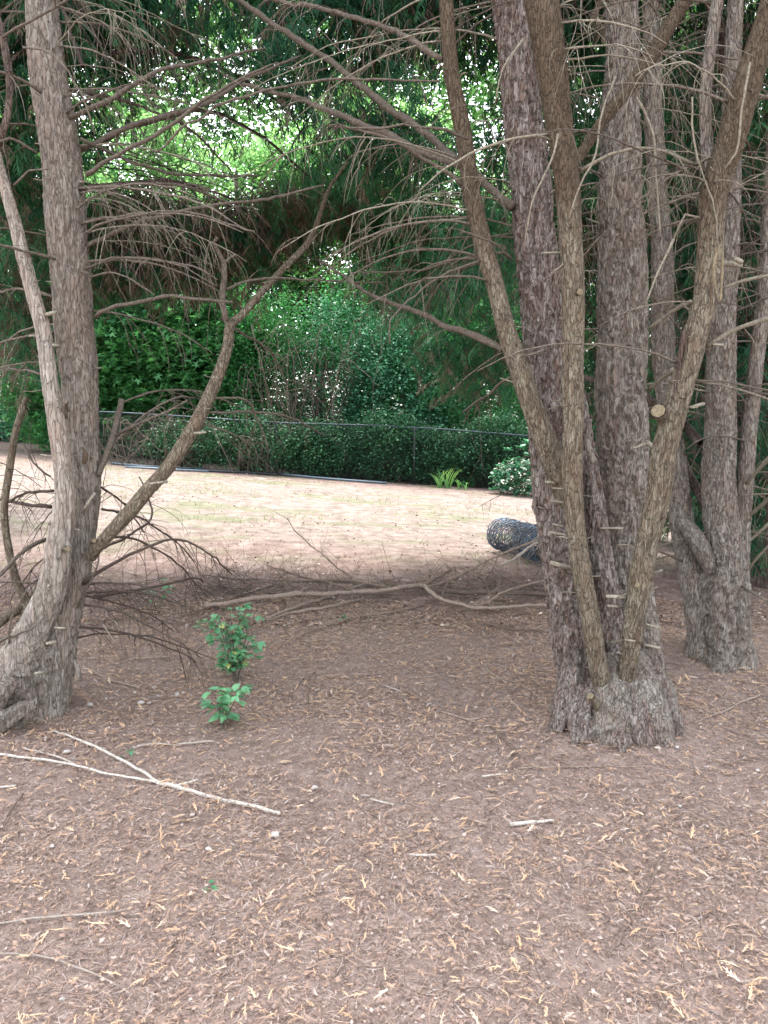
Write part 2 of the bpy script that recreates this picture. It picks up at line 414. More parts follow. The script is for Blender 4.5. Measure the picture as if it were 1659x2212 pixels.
def ground_mat():
    m, n, l = nodes('ground_soil')
    v = coords(n, l); g = n.new('ShaderNodeNewGeometry'); sp = n.new('ShaderNodeSeparateXYZ'); l.new(g.outputs['Position'], sp.inputs[0])
    wob = noise(n, l, v, .55, 5, .6)
    ye = math_(n, l, 'ADD', sp.outputs[1], math_(n, l, 'MULTIPLY', math_(n, l, 'SUBTRACT', wob, .5), 3.4))
    fine = noise(n, l, v, 120, 6, .7); med = noise(n, l, v, 14, 6, .65); med2 = noise(n, l, v, 5.5, 5, .65); big = noise(n, l, v, .9, 4, .6)
    # duff under the trees
    duff = ramp(n, [(.28, (.10, .07, .057)), (.5, (.235, .175, .150)), (.72, (.39, .32, .285))], math_(n, l, 'ADD', math_(n, l, 'MULTIPLY', fine, .6), math_(n, l, 'MULTIPLY', med, .4)), l).outputs[0]
    clay = ramp(n, [(.36, (.085, .050, .042)), (.5, (.15, .103, .090)), (.64, (.215, .163, .148))], math_(n, l, 'ADD', math_(n, l, 'MULTIPLY', med2, .6), math_(n, l, 'MULTIPLY', fine, .4)), l).outputs[0]
    sand = ramp(n, [(.38, (.095, .072, .062)), (.5, (.165, .133, .118)), (.62, (.25, .213, .194))], math_(n, l, 'ADD', math_(n, l, 'MULTIPLY', med2, .5), math_(n, l, 'MULTIPLY', fine, .5)), l).outputs[0]
    moss = ramp(n, [(.3, (.055, .075, .03)), (.6, (.115, .14, .07))], fine, l).outputs[0]
    f1 = ramp(n, [(.34, (0, 0, 0)), (.40, (1, 1, 1))], math_(n, l, 'MULTIPLY', ye, .07), l).outputs[0]     # duff -> clay  y ~ 4.9..5.7
    f2 = ramp(n, [(.46, (0, 0, 0)), (.66, (1, 1, 1))], math_(n, l, 'MULTIPLY', ye, .07), l).outputs[0]     # clay -> sand  y ~ 6.5..9.4
    f3 = ramp(n, [(.74, (0, 0, 0)), (.82, (1, 1, 1))], math_(n, l, 'MULTIPLY', ye, .05), l).outputs[0]     # sand -> clay near the fence
    mo = ramp(n, [(.52, (0, 0, 0)), (.6, (1, 1, 1))], noise(n, l, coords(n, l, (.5, 1.1, 1)), 1.1, 6, .7), l).outputs[0]
    x = mixc(n, l, f1, duff, clay); x = mixc(n, l, f2, x, sand)
    x = mixc(n, l, math_(n, l, 'MULTIPLY', f3, .75), x, clay)
    x = mixc(n, l, math_(n, l, 'MULTIPLY', math_(n, l, 'MULTIPLY', mo, f2), .55), x, moss)
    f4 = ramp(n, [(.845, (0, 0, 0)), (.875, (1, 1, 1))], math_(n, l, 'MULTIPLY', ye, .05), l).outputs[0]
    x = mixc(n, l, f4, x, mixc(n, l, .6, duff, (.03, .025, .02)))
    # bare grey dust spots near the front
    du = ramp(n, [(.58, (0, 0, 0)), (.72, (1, 1, 1))], noise(n, l, v, 2.3, 4, .6), l).outputs[0]
    x = mixc(n, l, math_(n, l, 'MULTIPLY', du, .35), x, (.36, .30, .28))
    h = math_(n, l, 'ADD', math_(n, l, 'MULTIPLY', fine, .4), med)
    return out(m, n, l, x, .95, h, .9, .012, .1)
GROUND = ground_mat()

# ------------------------------------------------------------------ ground sheet
def grid_sheet():
    xs = np.concatenate([np.linspace(-120, -16, 14)[:-1], np.linspace(-16, -4, 40)[:-1], np.linspace(-4, 4, 220)[:-1], np.linspace(4, 16, 40)[:-1], np.linspace(16, 120, 14)])
    ys = np.concatenate([np.linspace(-40, 0.5, 14)[:-1], np.linspace(.5, 6, 170)[:-1], np.linspace(6, 26, 120)[:-1], np.linspace(26, 200, 24)])
    X, Y = np.meshgrid(xs, ys); Z = hf(X, Y)
    near = (Y > 0) & (Y < 7)
    Z = Z + near * (0.004 * vnoise(X * 9 + 500, Y * 9 + 50, 4000, 3) + .003 * vnoise(X * 23 + 900, Y * 23 + 50, 4000, 4) - .0035)
    V = np.stack([X, Y, Z], -1).reshape(-1, 3); nx = len(xs)
    i = np.arange(len(ys) - 1)[:, None] * nx; j = np.arange(nx - 1)[None, :]
    Q = np.stack([i + j, i + j + 1, i + nx + j + 1, i + nx + j], -1).reshape(-1, 4)
    mb = MB(); mb.add(V, Q); o = mb.build('ground', GROUND); tag(o, kind='structure'); return o
grid_sheet()

# ------------------------------------------------------------------ leaf scatter helpers
def rot_basis(n, tilt, rs):
    """random in-plane axis + normal tilted from vertical"""
    yaw = rs.rand(n) * 2 * pi; ti = tilt * rs.randn(n); ta = rs.rand(n) * 2 * pi
    nrm = np.stack([np.sin(ti) * np.cos(ta), np.sin(ti) * np.sin(ta), np.cos(ti)], 1)
    a = np.stack([np.cos(yaw), np.sin(yaw), 0 * yaw], 1)
    a = a - nrm * (a * nrm).sum(1)[:, None]; a /= np.linalg.norm(a, axis=1)[:, None]
    b = np.cross(nrm, a); return a, b, nrm
def scatter(mb, tmpl_v, tmpl_q, C, A, B, N, S, rnd, mat=0):
    """copies of a flat template (k,3) in local (a,b,n) axes"""
    k = len(tmpl_v); n = len(C)
    V = C[:, None, :] + S[:, None, None] * (tmpl_v[None, :, 0, None] * A[:, None, :] + tmpl_v[None, :, 1, None] * B[:, None, :] + tmpl_v[None, :, 2, None] * N[:, None, :])
    Q = (tmpl_q[None] + (np.arange(n) * k)[:, None, None]).reshape(-1, tmpl_q.shape[1])
    r = np.repeat(rnd, len(tmpl_q))
    if tmpl_q.shape[1] == 4: mb.add(V.reshape(-1, 3), Q, None, r, mat)
    else: mb.add(V.reshape(-1, 3), None, Q, r, mat)
RHOMB = np.array([[0, 0, 0], [.5, .3, .05], [1, 0, -.05], [.5, -.3, .05]]); RHQ = np.array([[0, 1, 2, 3]])
# folded ovate leaf
OV = np.array([[0, 0, 0], [.3, .24, .06], [.65, .2, .05], [1, 0, -.06], [.65, -.2, .05], [.3, -.24, .06], [.35, 0, 0], [.68, 0, 0]])
OVQ = np.array([[0, 6, 1, 1], [6, 7, 2, 1], [7, 3, 3, 2], [0, 5, 5, 6], [6, 5, 4, 7], [7, 4, 4, 3]])
OVT = np.array([[0, 6, 1], [6, 7, 1], [7, 2, 1], [7, 3, 2], [0, 5, 6], [6, 5, 7], [5, 4, 7], [7, 4, 3]])
# five-lobed leaf
lob = [];
for k in range(5):
    a0 = radians(-110 + 55 * k); lob += [(cos(a0 - .28) * .28, sin(a0 - .28) * .28, .02), (cos(a0) * (.62 if k in (0, 4) else .75 if k in (1, 3) else .9), sin(a0) * (.62 if k in (0, 4) else .75 if k in (1, 3) else .9), -.05)]
LOB = np.array([(0, 0, 0)] + lob + [(cos(radians(110) + .28) * .25, sin(radians(110) + .28) * .25, .02)])
LOBT = np.array([[0, 1 + i, 2 + i] for i in range(10)])

def leaf_cloud(mb, clusters, per, size, rs, rad=.45, tilt=.5, tmpl=(RHOMB, RHQ), flat=.6, r0=0.0, r1=1.0, mat=0):
    clusters = np.asarray(clusters); n = len(clusters) * per
    C = np.repeat(clusters, per, axis=0)
    off = rs.randn(n, 3) * np.array([rad, rad, rad * flat]) * .55
    C = C + off
    A, B, N = rot_basis(n, tilt, rs)
    S = size * (0.6 + .8 * rs.rand(n))
    cr = np.repeat(rs.rand(len(clusters)), per)
    rnd = np.clip(r0 + (r1 - r0) * (.45 * cr + .55 * rs.rand(n)), 0, 1)
    scatter(mb, tmpl[0], tmpl[1], C, A, B, N, S, rnd, mat)

def ellipsoid_pts(n, c, r, rs, hollow=.35):
    d = rs.randn(n, 3); d /= np.linalg.norm(d, axis=1)[:, None]
    k = (hollow ** 3 + (1 - hollow ** 3) * rs.rand(n)) ** (1 / 3)
    return np.asarray(c) + d * k[:, None] * np.asarray(r)

# ------------------------------------------------------------------ litter on the ground
def frond_templates(n, rs):
    T = []
    for _ in range(n):
        V = []; Q = []
        def strip(p0, ang, L, w, bend, z0):
            k = 3; pts = []; a = ang; p = np.array(p0, float)
            for i in range(k + 1):
                ww = w * (1 - .8 * (i / k) ** 1.5); sx, sy = -sin(a), cos(a)
                zz = z0 + .12 * sin(pi * i / k) * L * rs.rand()
                pts += [(p[0] + sx * ww, p[1] + sy * ww, zz), (p[0] - sx * ww, p[1] - sy * ww, zz + .01)]
                p = p + np.array([cos(a), sin(a)]) * L / k; a += bend / k
            b = len(V); V.extend(pts)
            for i in range(k): Q.append([b + 2 * i, b + 2 * i + 1, b + 2 * i + 3, b + 2 * i + 2])
        be = rs.uniform(-.7, .7)
        strip((0, 0), 0, 1, .05, be, .02)
        a = 0.0; p = np.array([0., 0.]); m = rs.randint(2, 6)
        for i in range(m):
            t = .15 + .7 * i / m; a = be * t; pp = (t * cos(be * t / 2), t * sin(be * t / 2)); sg = 1 if i % 2 else -1
            strip(pp, a + sg * rs.uniform(.5, .85), rs.uniform(.22, .45) * (1.15 - t), .042, -sg * rs.uniform(0, .5), .03)
        T.append((np.array(V), np.array(Q)))
    return T
FR = frond_templates(9, np.random.RandomState(5))
def litter():
    rs = np.random.RandomState(21)
    mb = MB()
    def place(n, ylo, yhi, xm, smin, smax, dens_pow, rfn, tmpls, tilt=.16, lift=.006, width=1.0, patch=0.0):
        u = rs.rand(n); y = ylo + (yhi - ylo) * u ** dens_pow
        half = xm * (.58 * y + .35) if xm < 5 else np.full(n, xm)
        x = (rs.rand(n) * 2 - 1) * half
        if patch > 0:
            dn = .6 * vnoise(x * 2.1 + 300, y * 2.1 + 90, 4000, 71) + .4 * vnoise(x * 6 + 300, y * 6 + 90, 4000, 72)
            kp = rs.rand(n) < np.clip((dn - .5) * patch + .55, .08, 1) * (.55 + .45 * sstep(1.6, 3.0, y)); x = x[kp]; y = y[kp]; n = len(x)
        z = hf(x, y) + lift * (0.3 + rs.rand(n) * 1.4)
        C = np.stack([x, y, z], 1); A, B, N = rot_basis(n, tilt, rs)
        S = smin + (smax - smin) * rs.rand(n) ** 2; R = rfn(n)
        which = rs.randint(0, len(tmpls), n)
        for k, (tv, tq) in enumerate(tmpls):
            w = which == k
            if w.any(): 
                tv2 = tv * np.array([1, width, 1]); scatter(mb, tv2, tq, C[w], A[w], B[w], N[w], S[w], R[w])
    # dark under-layer of thin bits
    NEED = [(np.array([[0, .025, 0], [0, -.025, 0], [.5, -.02 + .05, .03], [.5, .02 + .05, .03], [1, 0.0, 0], [1, .015, 0]]), np.array([[0, 1, 2, 3], [3, 2, 4, 5]])),
            (np.array([[0, .02, 0], [0, -.02, 0], [.5, -.02 - .08, .02], [.5, .02 - .08, .02], [1, 0.0, 0], [1, .015, 0]]), np.array([[0, 1, 2, 3], [3, 2, 4, 5]]))]
    place(200000, 1.1, 6.4, 1.0, .014, .05, .8, lambda n: .02 + .68 * rs.rand(n) ** 1.35, NEED, .2, .007)
    place(60000, 1.1, 3.4, 1.0, .010, .036, 1.0, lambda n: .2 + .5 * rs.rand(n), NEED, .2, .009)
    place(70000, 1.15, 6.2, 1.0, .011, .04, .85, lambda n: .12 + .55 * rs.rand(n), FR, .2, .008, patch=1.6)
    place(70000, 1.1, 5.8, 1.0, .008, .022, .8, lambda n: .45 + .45 * rs.rand(n), FR, .2, .009, patch=1.2)
    place(38000, 1.15, 6.0, 1.0, .014, .048, .72, lambda n: .42 + .48 * rs.rand(n) ** 1.4, FR, .2, .010, patch=3.0)
    place(34000, 2.7, 6.0, 1.0, .020, .055, .8, lambda n: .42 + .44 * rs.rand(n) ** 1.1, FR, .25, .012, patch=2.0)
    place(1800, 1.2, 4.2, 1.0, .028, .065, 1.0, lambda n: .7 + .24 * rs.rand(n), FR, .3, .014)
    place(90, 1.2, 6.0, 1.0, .008, .02, 1.2, lambda n: .95 + .05 * rs.rand(n), [(RHOMB * [1, 1.4, 1], RHQ)], .5, .01)
    place(30000, 1.1, 5.5, 1.0, .006, .02, .8, lambda n: .25 + .36 * rs.rand(n), [(RHOMB * [1, 1.2, 1], RHQ)], .4, .012)
    o = mb.build('needle_litter', LITTER, smooth=False)
    tag(o, 'orange and brown dead cypress fronds carpeting the ground under the trees', 'leaf litter', kind='stuff')
    # lawn leaves
    mb = MB(); n = 15000
    y = 5.2 + 12.5 * rs.rand(n) ** 1.5; x = (rs.rand(n) * 2 - 1) * (.62 * y + .5)
    keep = vnoise(x * 1.2 + 100, y * 1.6 + 20, 4000, 9) + .25 * rs.rand(n) + .35 * (y < 7.5) + .3 * (y > 15.6) > .55
    x = x[keep]; y = y[keep]; n = len(x)
    A, B, N = rot_basis(n, .45, rs)
    scatter(mb, RHOMB, RHQ, np.stack([x, y, hf(x, y) + .012], 1), A, B, N, .014 + .032 * rs.rand(n), rs.rand(n))
    o = mb.build('lawn_leaves', LITTER2, smooth=False)
    tag(o, 'small brown dead leaves scattered over the bare sandy lawn', 'leaf litter', kind='stuff')
    # sparse grass
    mb = MB(); n = 30000
    y = 7.0 + 9.2 * rs.rand(n); x = (rs.rand(n) * 2 - 1) * (.62 * y + .5)
    keep = vnoise(x * .9 + 300, y * 1.5 + 40, 4000, 19) * .7 + .3 * vnoise(x * 4 + 300, y * 5 + 40, 4000, 29) > .58
    x = x[keep]; y = y[keep]; n = len(x)
    A, B, N = rot_basis(n, .2, rs); up = np.array([[0, 0, 1.]]) + A * .5
    BL = np.array([[0, .06, 0], [0, -.06, 0], [.6, -.04, .05], [.6, .04, .05], [1, .01, .2], [1, 0, .2]]); BQ = np.array([[0, 1, 2, 3], [3, 2, 4, 5]])
    scatter(mb, BL, BQ, np.stack([x, y, hf(x, y)], 1), up / np.linalg.norm(up, axis=1)[:, None], B, A, .025 + .04 * rs.rand(n), rs.rand(n))
    o = mb.build('sparse_grass', GRASS, smooth=False)
    tag(o, 'thin patchy grass growing on the bare sandy lawn', 'grass', kind='stuff')
litter()

# ------------------------------------------------------------------ conifer sprays
def spray_templates(n, rs):
    """drooping feathery spray, length about 1, hanging along -n axis"""
    T = []
    for _ in range(n):
        V = []; Q = []
        def strip(p, d, L, w):
            p = np.array(p, float); d = np.array(d, float); d /= np.linalg.norm(d)
            sd = np.cross(d, rs.randn(3)); sd /= np.linalg.norm(sd) + 1e-6
            e = p + d * L * .55 + np.array([0, 0, -.03]); f = e + (d + [0, 0, -.5]) / np.linalg.norm(d + [0, 0, -.5]) * L * .45
            b = len(V); V.extend([p - sd * w * .6, p + sd * w * .6, e + sd * w, e - sd * w, f + sd * w * .25, f - sd * w * .25])
            Q.append([b, b + 1, b + 2, b + 3]); Q.append([b + 3, b + 2, b + 4, b + 5])
            return e
        ax = [np.zeros(3)]; d = np.array([.85, 0, -.2])
        for i in range(6):
            d = d + [0, 0, -.22]; d /= np.linalg.norm(d); ax.append(ax[-1] + d / 6)
        for i in range(6):
            q = ax[i]; dd = ax[i + 1] - ax[i]; strip(q, dd, 1 / 6 * 1.1, .012)
            for sg in (-1, 1):
                d2 = dd / np.linalg.norm(dd) * .8 + np.array([0, sg * rs.uniform(.5, 1), rs.uniform(-.6, .1)])
                L = rs.uniform(.2, .42) * (1.1 - i / 9)
                e = strip(q, d2, L, .018)
                if rs.rand() < .8: strip(e, d2 + [rs.uniform(-.3, .6), 0, -.5], L * .6, .014)
                if rs.rand() < .5: strip(e, d2 + [0, -sg * .8, -.4], L * .45, .014)
        T.append((np.array(V), np.array(Q)))
    return T
SP = spray_templates(8, np.random.RandomState(3))
def sprays(mb, C, size, rs, brown=.15, dirs=None, wide=1.0):
    n = len(C); yaw = rs.rand(n) * 2 * pi
    ti = rs.randn(n) * .25
    A = np.stack([np.cos(yaw) * np.cos(ti), np.sin(yaw) * np.cos(ti), np.sin(ti)], 1)
    B = np.stack([-np.sin(yaw), np.cos(yaw), 0 * yaw], 1); N = np.cross(A, B)
    S = size * (.6 + .8 * rs.rand(n))
    rnd = np.where(rs.rand(n) < brown, .82 + .18 * rs.rand(n), .78 * rs.rand(n))
    w = rs.randint(0, len(SP), n)
    for k, (tv, tq) in enumerate(SP):
        m = w == k
        if m.any(): scatter(mb, tv * np.array([1, wide, 1]), tq, C[m], A[m], B[m], N[m], S[m], rnd[m])

def clump_region(px, py, rx, ry, Y, dY, n, rs, sub=9):
    """spray positions in an ellipsoid whose centre and half sizes are read from the photo at a real distance Y"""
    c_ = P(px, py, Y); r = np.array([rx / F * Y, dY, ry / F * Y])
    m = max(1, n // sub); cc = ellipsoid_pts(m, c_, r, rs, 0.0)
    return np.repeat(cc, sub, axis=0) + rs.randn(m * sub, 3) * np.array([.16, .16, .10])

def hang_branches(mb_b, pts, root, rs, r0=.012, k=14):
    """thin limbs running from the crown's root out to chosen spray positions"""
    idx = rs.choice(len(pts), min(k, len(pts)), replace=False)
    for i in idx:
        e = pts[i]; a = np.array(root) + rs.randn(3) * [.15, .15, .5]
        mid = (a + e) / 2 + np.array([0, 0, .12 * np.linalg.norm(e - a)])
        p, r = resample([a, mid, e], [r0, r0 * .7, r0 * .25], .12)
        tube(mb_b, p + rs.randn(len(p), 3) * .01, r, 5, rs.rand())
        for _ in range(14):
            j = rs.randint(len(p) // 3, len(p)); d = np.array([rs.uniform(-1, 1), rs.uniform(-1, 1), -.3])
            twig(mb_b, p[j], d, rs.uniform(.2, .6), .0035, .8, .4, 6, 3, rs.rand(), random, 1)

# ================================================================== RIGHT CYPRESS (many stems from one foot)
def place_root(px, py):
    g = G(px, py); return g
rb = G(1335, 1560)
YR = rb[1]
RT = empty('cypress_tree', (rb[0], rb[1], hf(rb[0], rb[1])), 'big multi-stemmed cypress in the right foreground with flaring foot and V-shaped front stems', 'tree')
def stem(root, lst, mat, name='stem', **kw):
    mb = MB(); pts, rad = px_path(lst); rad = np.maximum(rad * .91 - .0035, rad * .5); p, r = trunk(mb, pts, rad, **kw)
    return mb.build(name, mat, root), p, r
# foot
base = P(1332, 1560, YR + .1)
zb = float(hf(base[0], base[1]))
mb = MB()
pts = [np.array([base[0], base[1], zb - .12]), np.array([base[0], base[1], zb + .05]), np.array([base[0] - .005, base[1] + .01, zb + .15]), np.array([base[0] - .01, base[1] + .05, zb + .27])]
trunk(mb, pts, [.275, .235, .195, .11], sides=150, rough=1.5, flare=(.16, .16), flakes=260, lobes=.085, fsize=1.1)
mb.build('trunk', BARK, RT)
y0 = YR + .1
def root_flare(root, lst, mat, lift=.0):
    mb = MB(); pts = []; rad = []
    for i, (a, b, w, dy) in enumerate(lst):
        q = P(a, b, YR + dy); pts.append(q); rad.append(w / 2 / F * (YR + dy))
    trunk(mb, pts, rad, sides=60, rough=1.3, flakes=50, lobes=.12, fsize=1.1); mb.build('root', mat, root)
for l_ in ([(1404, 1430, 34, .10), (1418, 1490, 50, .03), (1440, 1545, 52, -.03), (1462, 1592, 38, -.05), (1488, 1624, 20, -.07), (1512, 1642, 8, -.09)],
           [(1372, 1450, 40, .0), (1380, 1530, 60, -.08), (1392, 1590, 60, -.13), (1410, 1640, 32, -.17), (1424, 1668, 12, -.2)],
           [(1322, 1520, 34, -.04), (1328, 1570, 50, -.11), (1338, 1612, 56, -.17), (1336, 1652, 28, -.19), (1322, 1682, 10, -.23)],
           [(1268, 1490, 50, .02), (1258, 1550, 60, -.06), (1256, 1600, 50, -.12), (1244, 1640, 26, -.15), (1222, 1662, 10, -.18)],
           [(1240, 1440, 50, .08), (1226, 1510, 56, .04), (1208, 1565, 44, .0), (1184, 1600, 24, -.02), (1152, 1618, 9, -.04)]):
    root_flare(RT, l_, BARK_R)
stemB = stem(RT, [(1262, 1540, 110, y0 + .02), (1242, 1387, 108, y0 + .05), (1225, 1287, 104, y0 + .07), (1208, 1137, 96, y0 + .08), (1198, 1068, 96, y0 + .1), (1190, 968, 92, y0 + .12), (1181, 818, 88, y0 + .14), (1168, 668, 90, y0 + .16), (1160, 550, 92, y0 + .18), (1154, 450, 90, y0 + .2), (1134, 300, 86, y0 + .22), (1117, 150, 80, y0 + .25), (1102, 0, 74, y0 + .28), (1085, -160, 66, y0 + .3), (1060, -500, 50, y0 + .35)], BARK_R, rough=1.9, flakes=900, fsize=1.5, sides=130)
stemA = stem(RT, [(1228, 1095, 60, y0 + .04), (1205, 1025, 60, y0 - .0), (1165, 918, 54, y0 - .02), (1130, 818, 50, y0 - .02), (1095, 718, 46, y0), (1070, 618, 44, y0 + .02), (1045, 540, 45, y0 + .03), (1020, 425, 42, y0 + .06), (1003, 300, 40, y0 + .08), (976, 150, 37, y0 + .1), (962, 0, 34, y0 + .12), (950, -150, 30, y0 + .15), (935, -400, 20, y0 + .2)], BARK_M, rough=.55, flakes=120, sides=60)
stemD = stem(RT, [(1352, 1540, 120, y0 + .12), (1345, 1400, 112, y0 + .2), (1342, 1287, 106, y0 + .26), (1345, 1137, 110, y0 + .3), (1346, 1018, 115, y0 + .32), (1343, 818, 112, y0 + .34), (1343, 618, 108, y0 + .36), (1341, 450, 96, y0 + .38), (1341, 300, 86, y0 + .4), (1343, 150, 76, y0 + .42), (1341, 0, 66, y0 + .44), (1338, -200, 58, y0 + .46), (1330, -500, 44, y0 + .5)], BARK, rough=1.5, flakes=800, lobes=.02, fsize=1.3, sides=140)
stemK = stem(RT, [(1318, 1520, 90, y0 + .05), (1312, 1387, 74, y0 + .1), (1302, 1237, 62, y0 + .14), (1288, 1137, 58, y0 + .16), (1276, 1037, 50, y0 + .17), (1264, 930, 34, y0 + .18), (1255, 840, 14, y0 + .18)], BARK_R, rough=2.0, flakes=420, fsize=2.0)
stemS = stem(RT, [(1415, 1570, 90, y0 + .06), (1405, 1450, 74, y0 + .12), (1392, 1337, 66, y0 + .17), (1375, 1237, 60, y0 + .24), (1372, 1100, 40, y0 + .28), (1372, 980, 20, y0 + .3)], BARK, rough=1.7, flakes=300, fsize=1.2)
yc = y0 - .17
stemC = stem(RT, [(1310, 1500, 52, yc + .07), (1297, 1460, 50, yc + .03), (1287, 1412, 47, yc + .01), (1275, 1337, 48, yc), (1258, 1237, 48, yc), (1243, 1137, 47, yc), (1237, 1018, 50, yc), (1237, 818, 51, yc), (1238, 618, 53, yc), (1234, 500, 55, yc), (1226, 400, 58, yc), (1213, 300, 61, yc), (1198, 200, 66, yc), (1182, 100, 72, yc), (1170, 0, 76, yc), (1158, -120, 72, yc), (1140, -420, 50, yc + .05)], BARK_M, rough=.75, flakes=330, sides=64)
stemE = stem(RT, [(1345, 1520, 52, yc + .08), (1352, 1462, 46, yc + .03), (1362, 1412, 46, yc), (1370, 1337, 52, yc - .02), (1385, 1237, 58, yc - .04), (1405, 1137, 58, yc - .05), (1421, 1068, 58, yc - .06), (1438, 968, 60, yc - .07), (1464, 868, 58, yc - .08), (1492, 768, 58, yc - .08), (1518, 668, 55, yc - .08), (1530, 568, 57, yc - .08), (1536, 480, 58, yc - .08), (1543, 410, 62, yc - .08), (1580, 300, 66, yc - .08), (1625, 150, 62, yc - .08), (1668, 20, 60, yc - .08), (1720, -150, 50, yc - .05), (1800, -420, 36, yc)], BARK_M, rough=.85, flakes=480, sides=70)
stemL = stem(RT, [(1236, 360, 24, y0 + .02), (1270, 310, 26, y0 + .04), (1305, 258, 28, y0 + .05), (1360, 188, 32, y0 + .06), (1410, 115, 34, y0 + .08), (1455, 40, 34, y0 + .1), (1492, -20, 33, y0 + .1), (1560, -160, 26, y0 + .1)], BARK_M, name='limb', rough=.5, flakes=60, sides=48)
stemM = stem(RT, [(1546, 440, 26, yc - .06), (1538, 390, 32, yc - .03), (1530, 345, 32, yc - .01), (1524, 280, 29, yc), (1524, 200, 28, yc), (1535, 100, 30, yc), (1549, 0, 28, yc), (1560, -120, 24, yc)], BARK, name='limb', rough=.5, flakes=60, sides=48)
# cut stubs
def stub(root, a, b, ra, rb_, mat=BARK_M, cut=CUT, name='cut_stub'):
    mb = MB(); p, r = resample([np.array(a), (np.array(a) + np.array(b)) / 2 + [0, 0, .004], np.array(b)], [ra, (ra + rb_) / 2, rb_], .008)
    tube(mb, p, r, 16, .5, 0, False, .0015 * RS.randn(len(p), 16))
    T, A, B = frames(p); k = 14; e = p[-1]; V = [e + T[-1] * .004]
    for i in range(k):
        an = i / k * 2 * pi; V.append(e + T[-1] * RS.uniform(0, .006) + rb_ * .96 * (cos(an) * A[-1] + sin(an) * B[-1]))
    mb.add(V, None, [[0, 1 + i, 1 + (i + 1) % k] for i in range(k)], .6, 1)
    return mb.build(name, [mat, cut], root, smooth=False)
stub(RT, P(1316, 1572, yc + .02), P(1276, 1505, yc - .06), .020, .017)
stub(RT, P(1440, 925, yc - .02), P(1422, 888, yc - .13), .022, .030)
stub(RT, P(1236, 640, yc), P(1252, 630, yc - .07), .018, .014)
stub(RT, P(1372, 1262, yc), P(1377, 1263, yc - .085), .014, .012)
# torn bark wound on the E stem
def torn(root, pts, w, d=.01, Y=None, mat=CUT, name='torn_bark'):
    mb = MB(); q = [P(a, b, Y) for a, b in pts]; p, r = resample(q, [w * .3, w, w * .9, w * .2][:len(q)], .008)
    tube(mb, p, r, 7, .55 + .2 * RS.rand(), 0, True, .25 * w * RS.randn(len(p), 7) * .4)
    return mb.build(name, mat, root)
torn(RT, [(1560, 520), (1544, 560), (1543, 600), (1552, 650)], .006, Y=yc - .20)
torn(RT, [(1562, 525), (1560, 590), (1556, 650)], .005, Y=yc - .20)
torn(RT, [(1482, 700), (1474, 735), (1465, 800), (1448, 880)], .010, Y=yc - .12, mat=BARK_D)
torn(RT, [(1276, 905), (1270, 960), (1284, 1000)], .016, Y=y0 - .02, mat=BARK_L)
torn(RT, [(1272, 1000), (1282, 1050), (1288, 1090)], .018, Y=y0 + .02, mat=BARK_R)
torn(RT, [(1158, 1075), (1154, 1092), (1160, 1110)], .014, Y=y0 + .05, mat=BARK_R)
# short snapped twig stubs
def snag(root, stemdata, n, rs, lo=0.02, hi=1.0, L=(.03, .13), r=.0045):
    _, p, rr = stemdata
    for _ in range(n):
        mb = MB(); k = int((lo + (hi - lo) * rs.random()) * (len(p) - 1)); sx = rs.choice([-1, 1])
        d = np.array([sx * rs.uniform(.5, 1), rs.uniform(-.9, .2), rs.uniform(-.15, .3)]); d /= np.linalg.norm(d)
        s0 = p[k] + d * rr[k] * .9; l = rs.uniform(*L) * (.5 + .5 * rs.random())
        q = np.array([s0, s0 + d * l * .5 + [0, 0, rs.uniform(-.006, .006)], s0 + d * l]); a = r * rs.uniform(.4, 1.1)
        tube(mb, q, np.array([a * 1.2, a * .9, a * .5]), 5, rs.uniform(.2, .9), 0, True)
        mb.build('twig_stub', TWIG_L, root)
def stubs_px(root, lst):
    for (a, b, c_, d, w, Y) in lst:
        mb = MB(); q = np.array([P(c_, d, Y + .02), P((a + c_) / 2, (b + d) / 2, Y), P(a, b, Y - .02)]); r_ = w / 2 / F * Y
        tube(mb, q, np.array([r_, r_ * .95, r_ * .75]), 6, .8, 0, True); mb.build('twig_stub', TWIG_L, root)
rr_ = random.Random(4)
for sd, k, hi in ((stemB, 15, .8), (stemA, 9, .8), (stemC, 10, .8), (stemD, 14, .8), (stemE, 18, .85), (stemS, 4, .6), (stemK, 4, .9)): snag(RT, sd, k, rr_, .03, hi)
stubs_px(RT, [(1178, 1041, 1208, 1044, 7, y0 - .04), (1190, 1082, 1215, 1086, 7, y0 - .05), (1187, 1150, 1222, 1156, 7, y0 - .06), (1190, 1215, 1232, 1228, 12, y0 - .1), (1194, 1132, 1215, 1138, 6, y0 - .06), (1295, 1141, 1345, 1141, 5, y0 + .1), (1310, 1288, 1350, 1290, 10, yc - .05), (1430, 1231, 1404, 1240, 7, yc), (1420, 1268, 1394, 1276, 6, yc), (1394, 1348, 1421, 1356, 6, yc + .05), (1390, 1392, 1424, 1400, 7, yc + .05), (1370, 968, 1400, 956, 7, y0), (1416, 968, 1395, 955, 12, y0), (1312, 1308, 1345, 1312, 6, yc), (1555, 568, 1600, 572, 13, yc + .05), (1540, 744, 1562, 745, 6, yc), (1490, 880, 1520, 872, 8, yc), (1585, 558, 1601, 566, 12, yc), (1372, 1385, 1350, 1382, 6, yc - .08)])

def br_px(root, lst, mat=TWIG, twigs=12, name='branch', rnd=.55, **kw):
    mb = MB(); pts, rad = px_path(lst); branch(mb, pts, rad, twigs=twigs, rnd=rnd, **kw)
    return mb.build(name, mat, root)
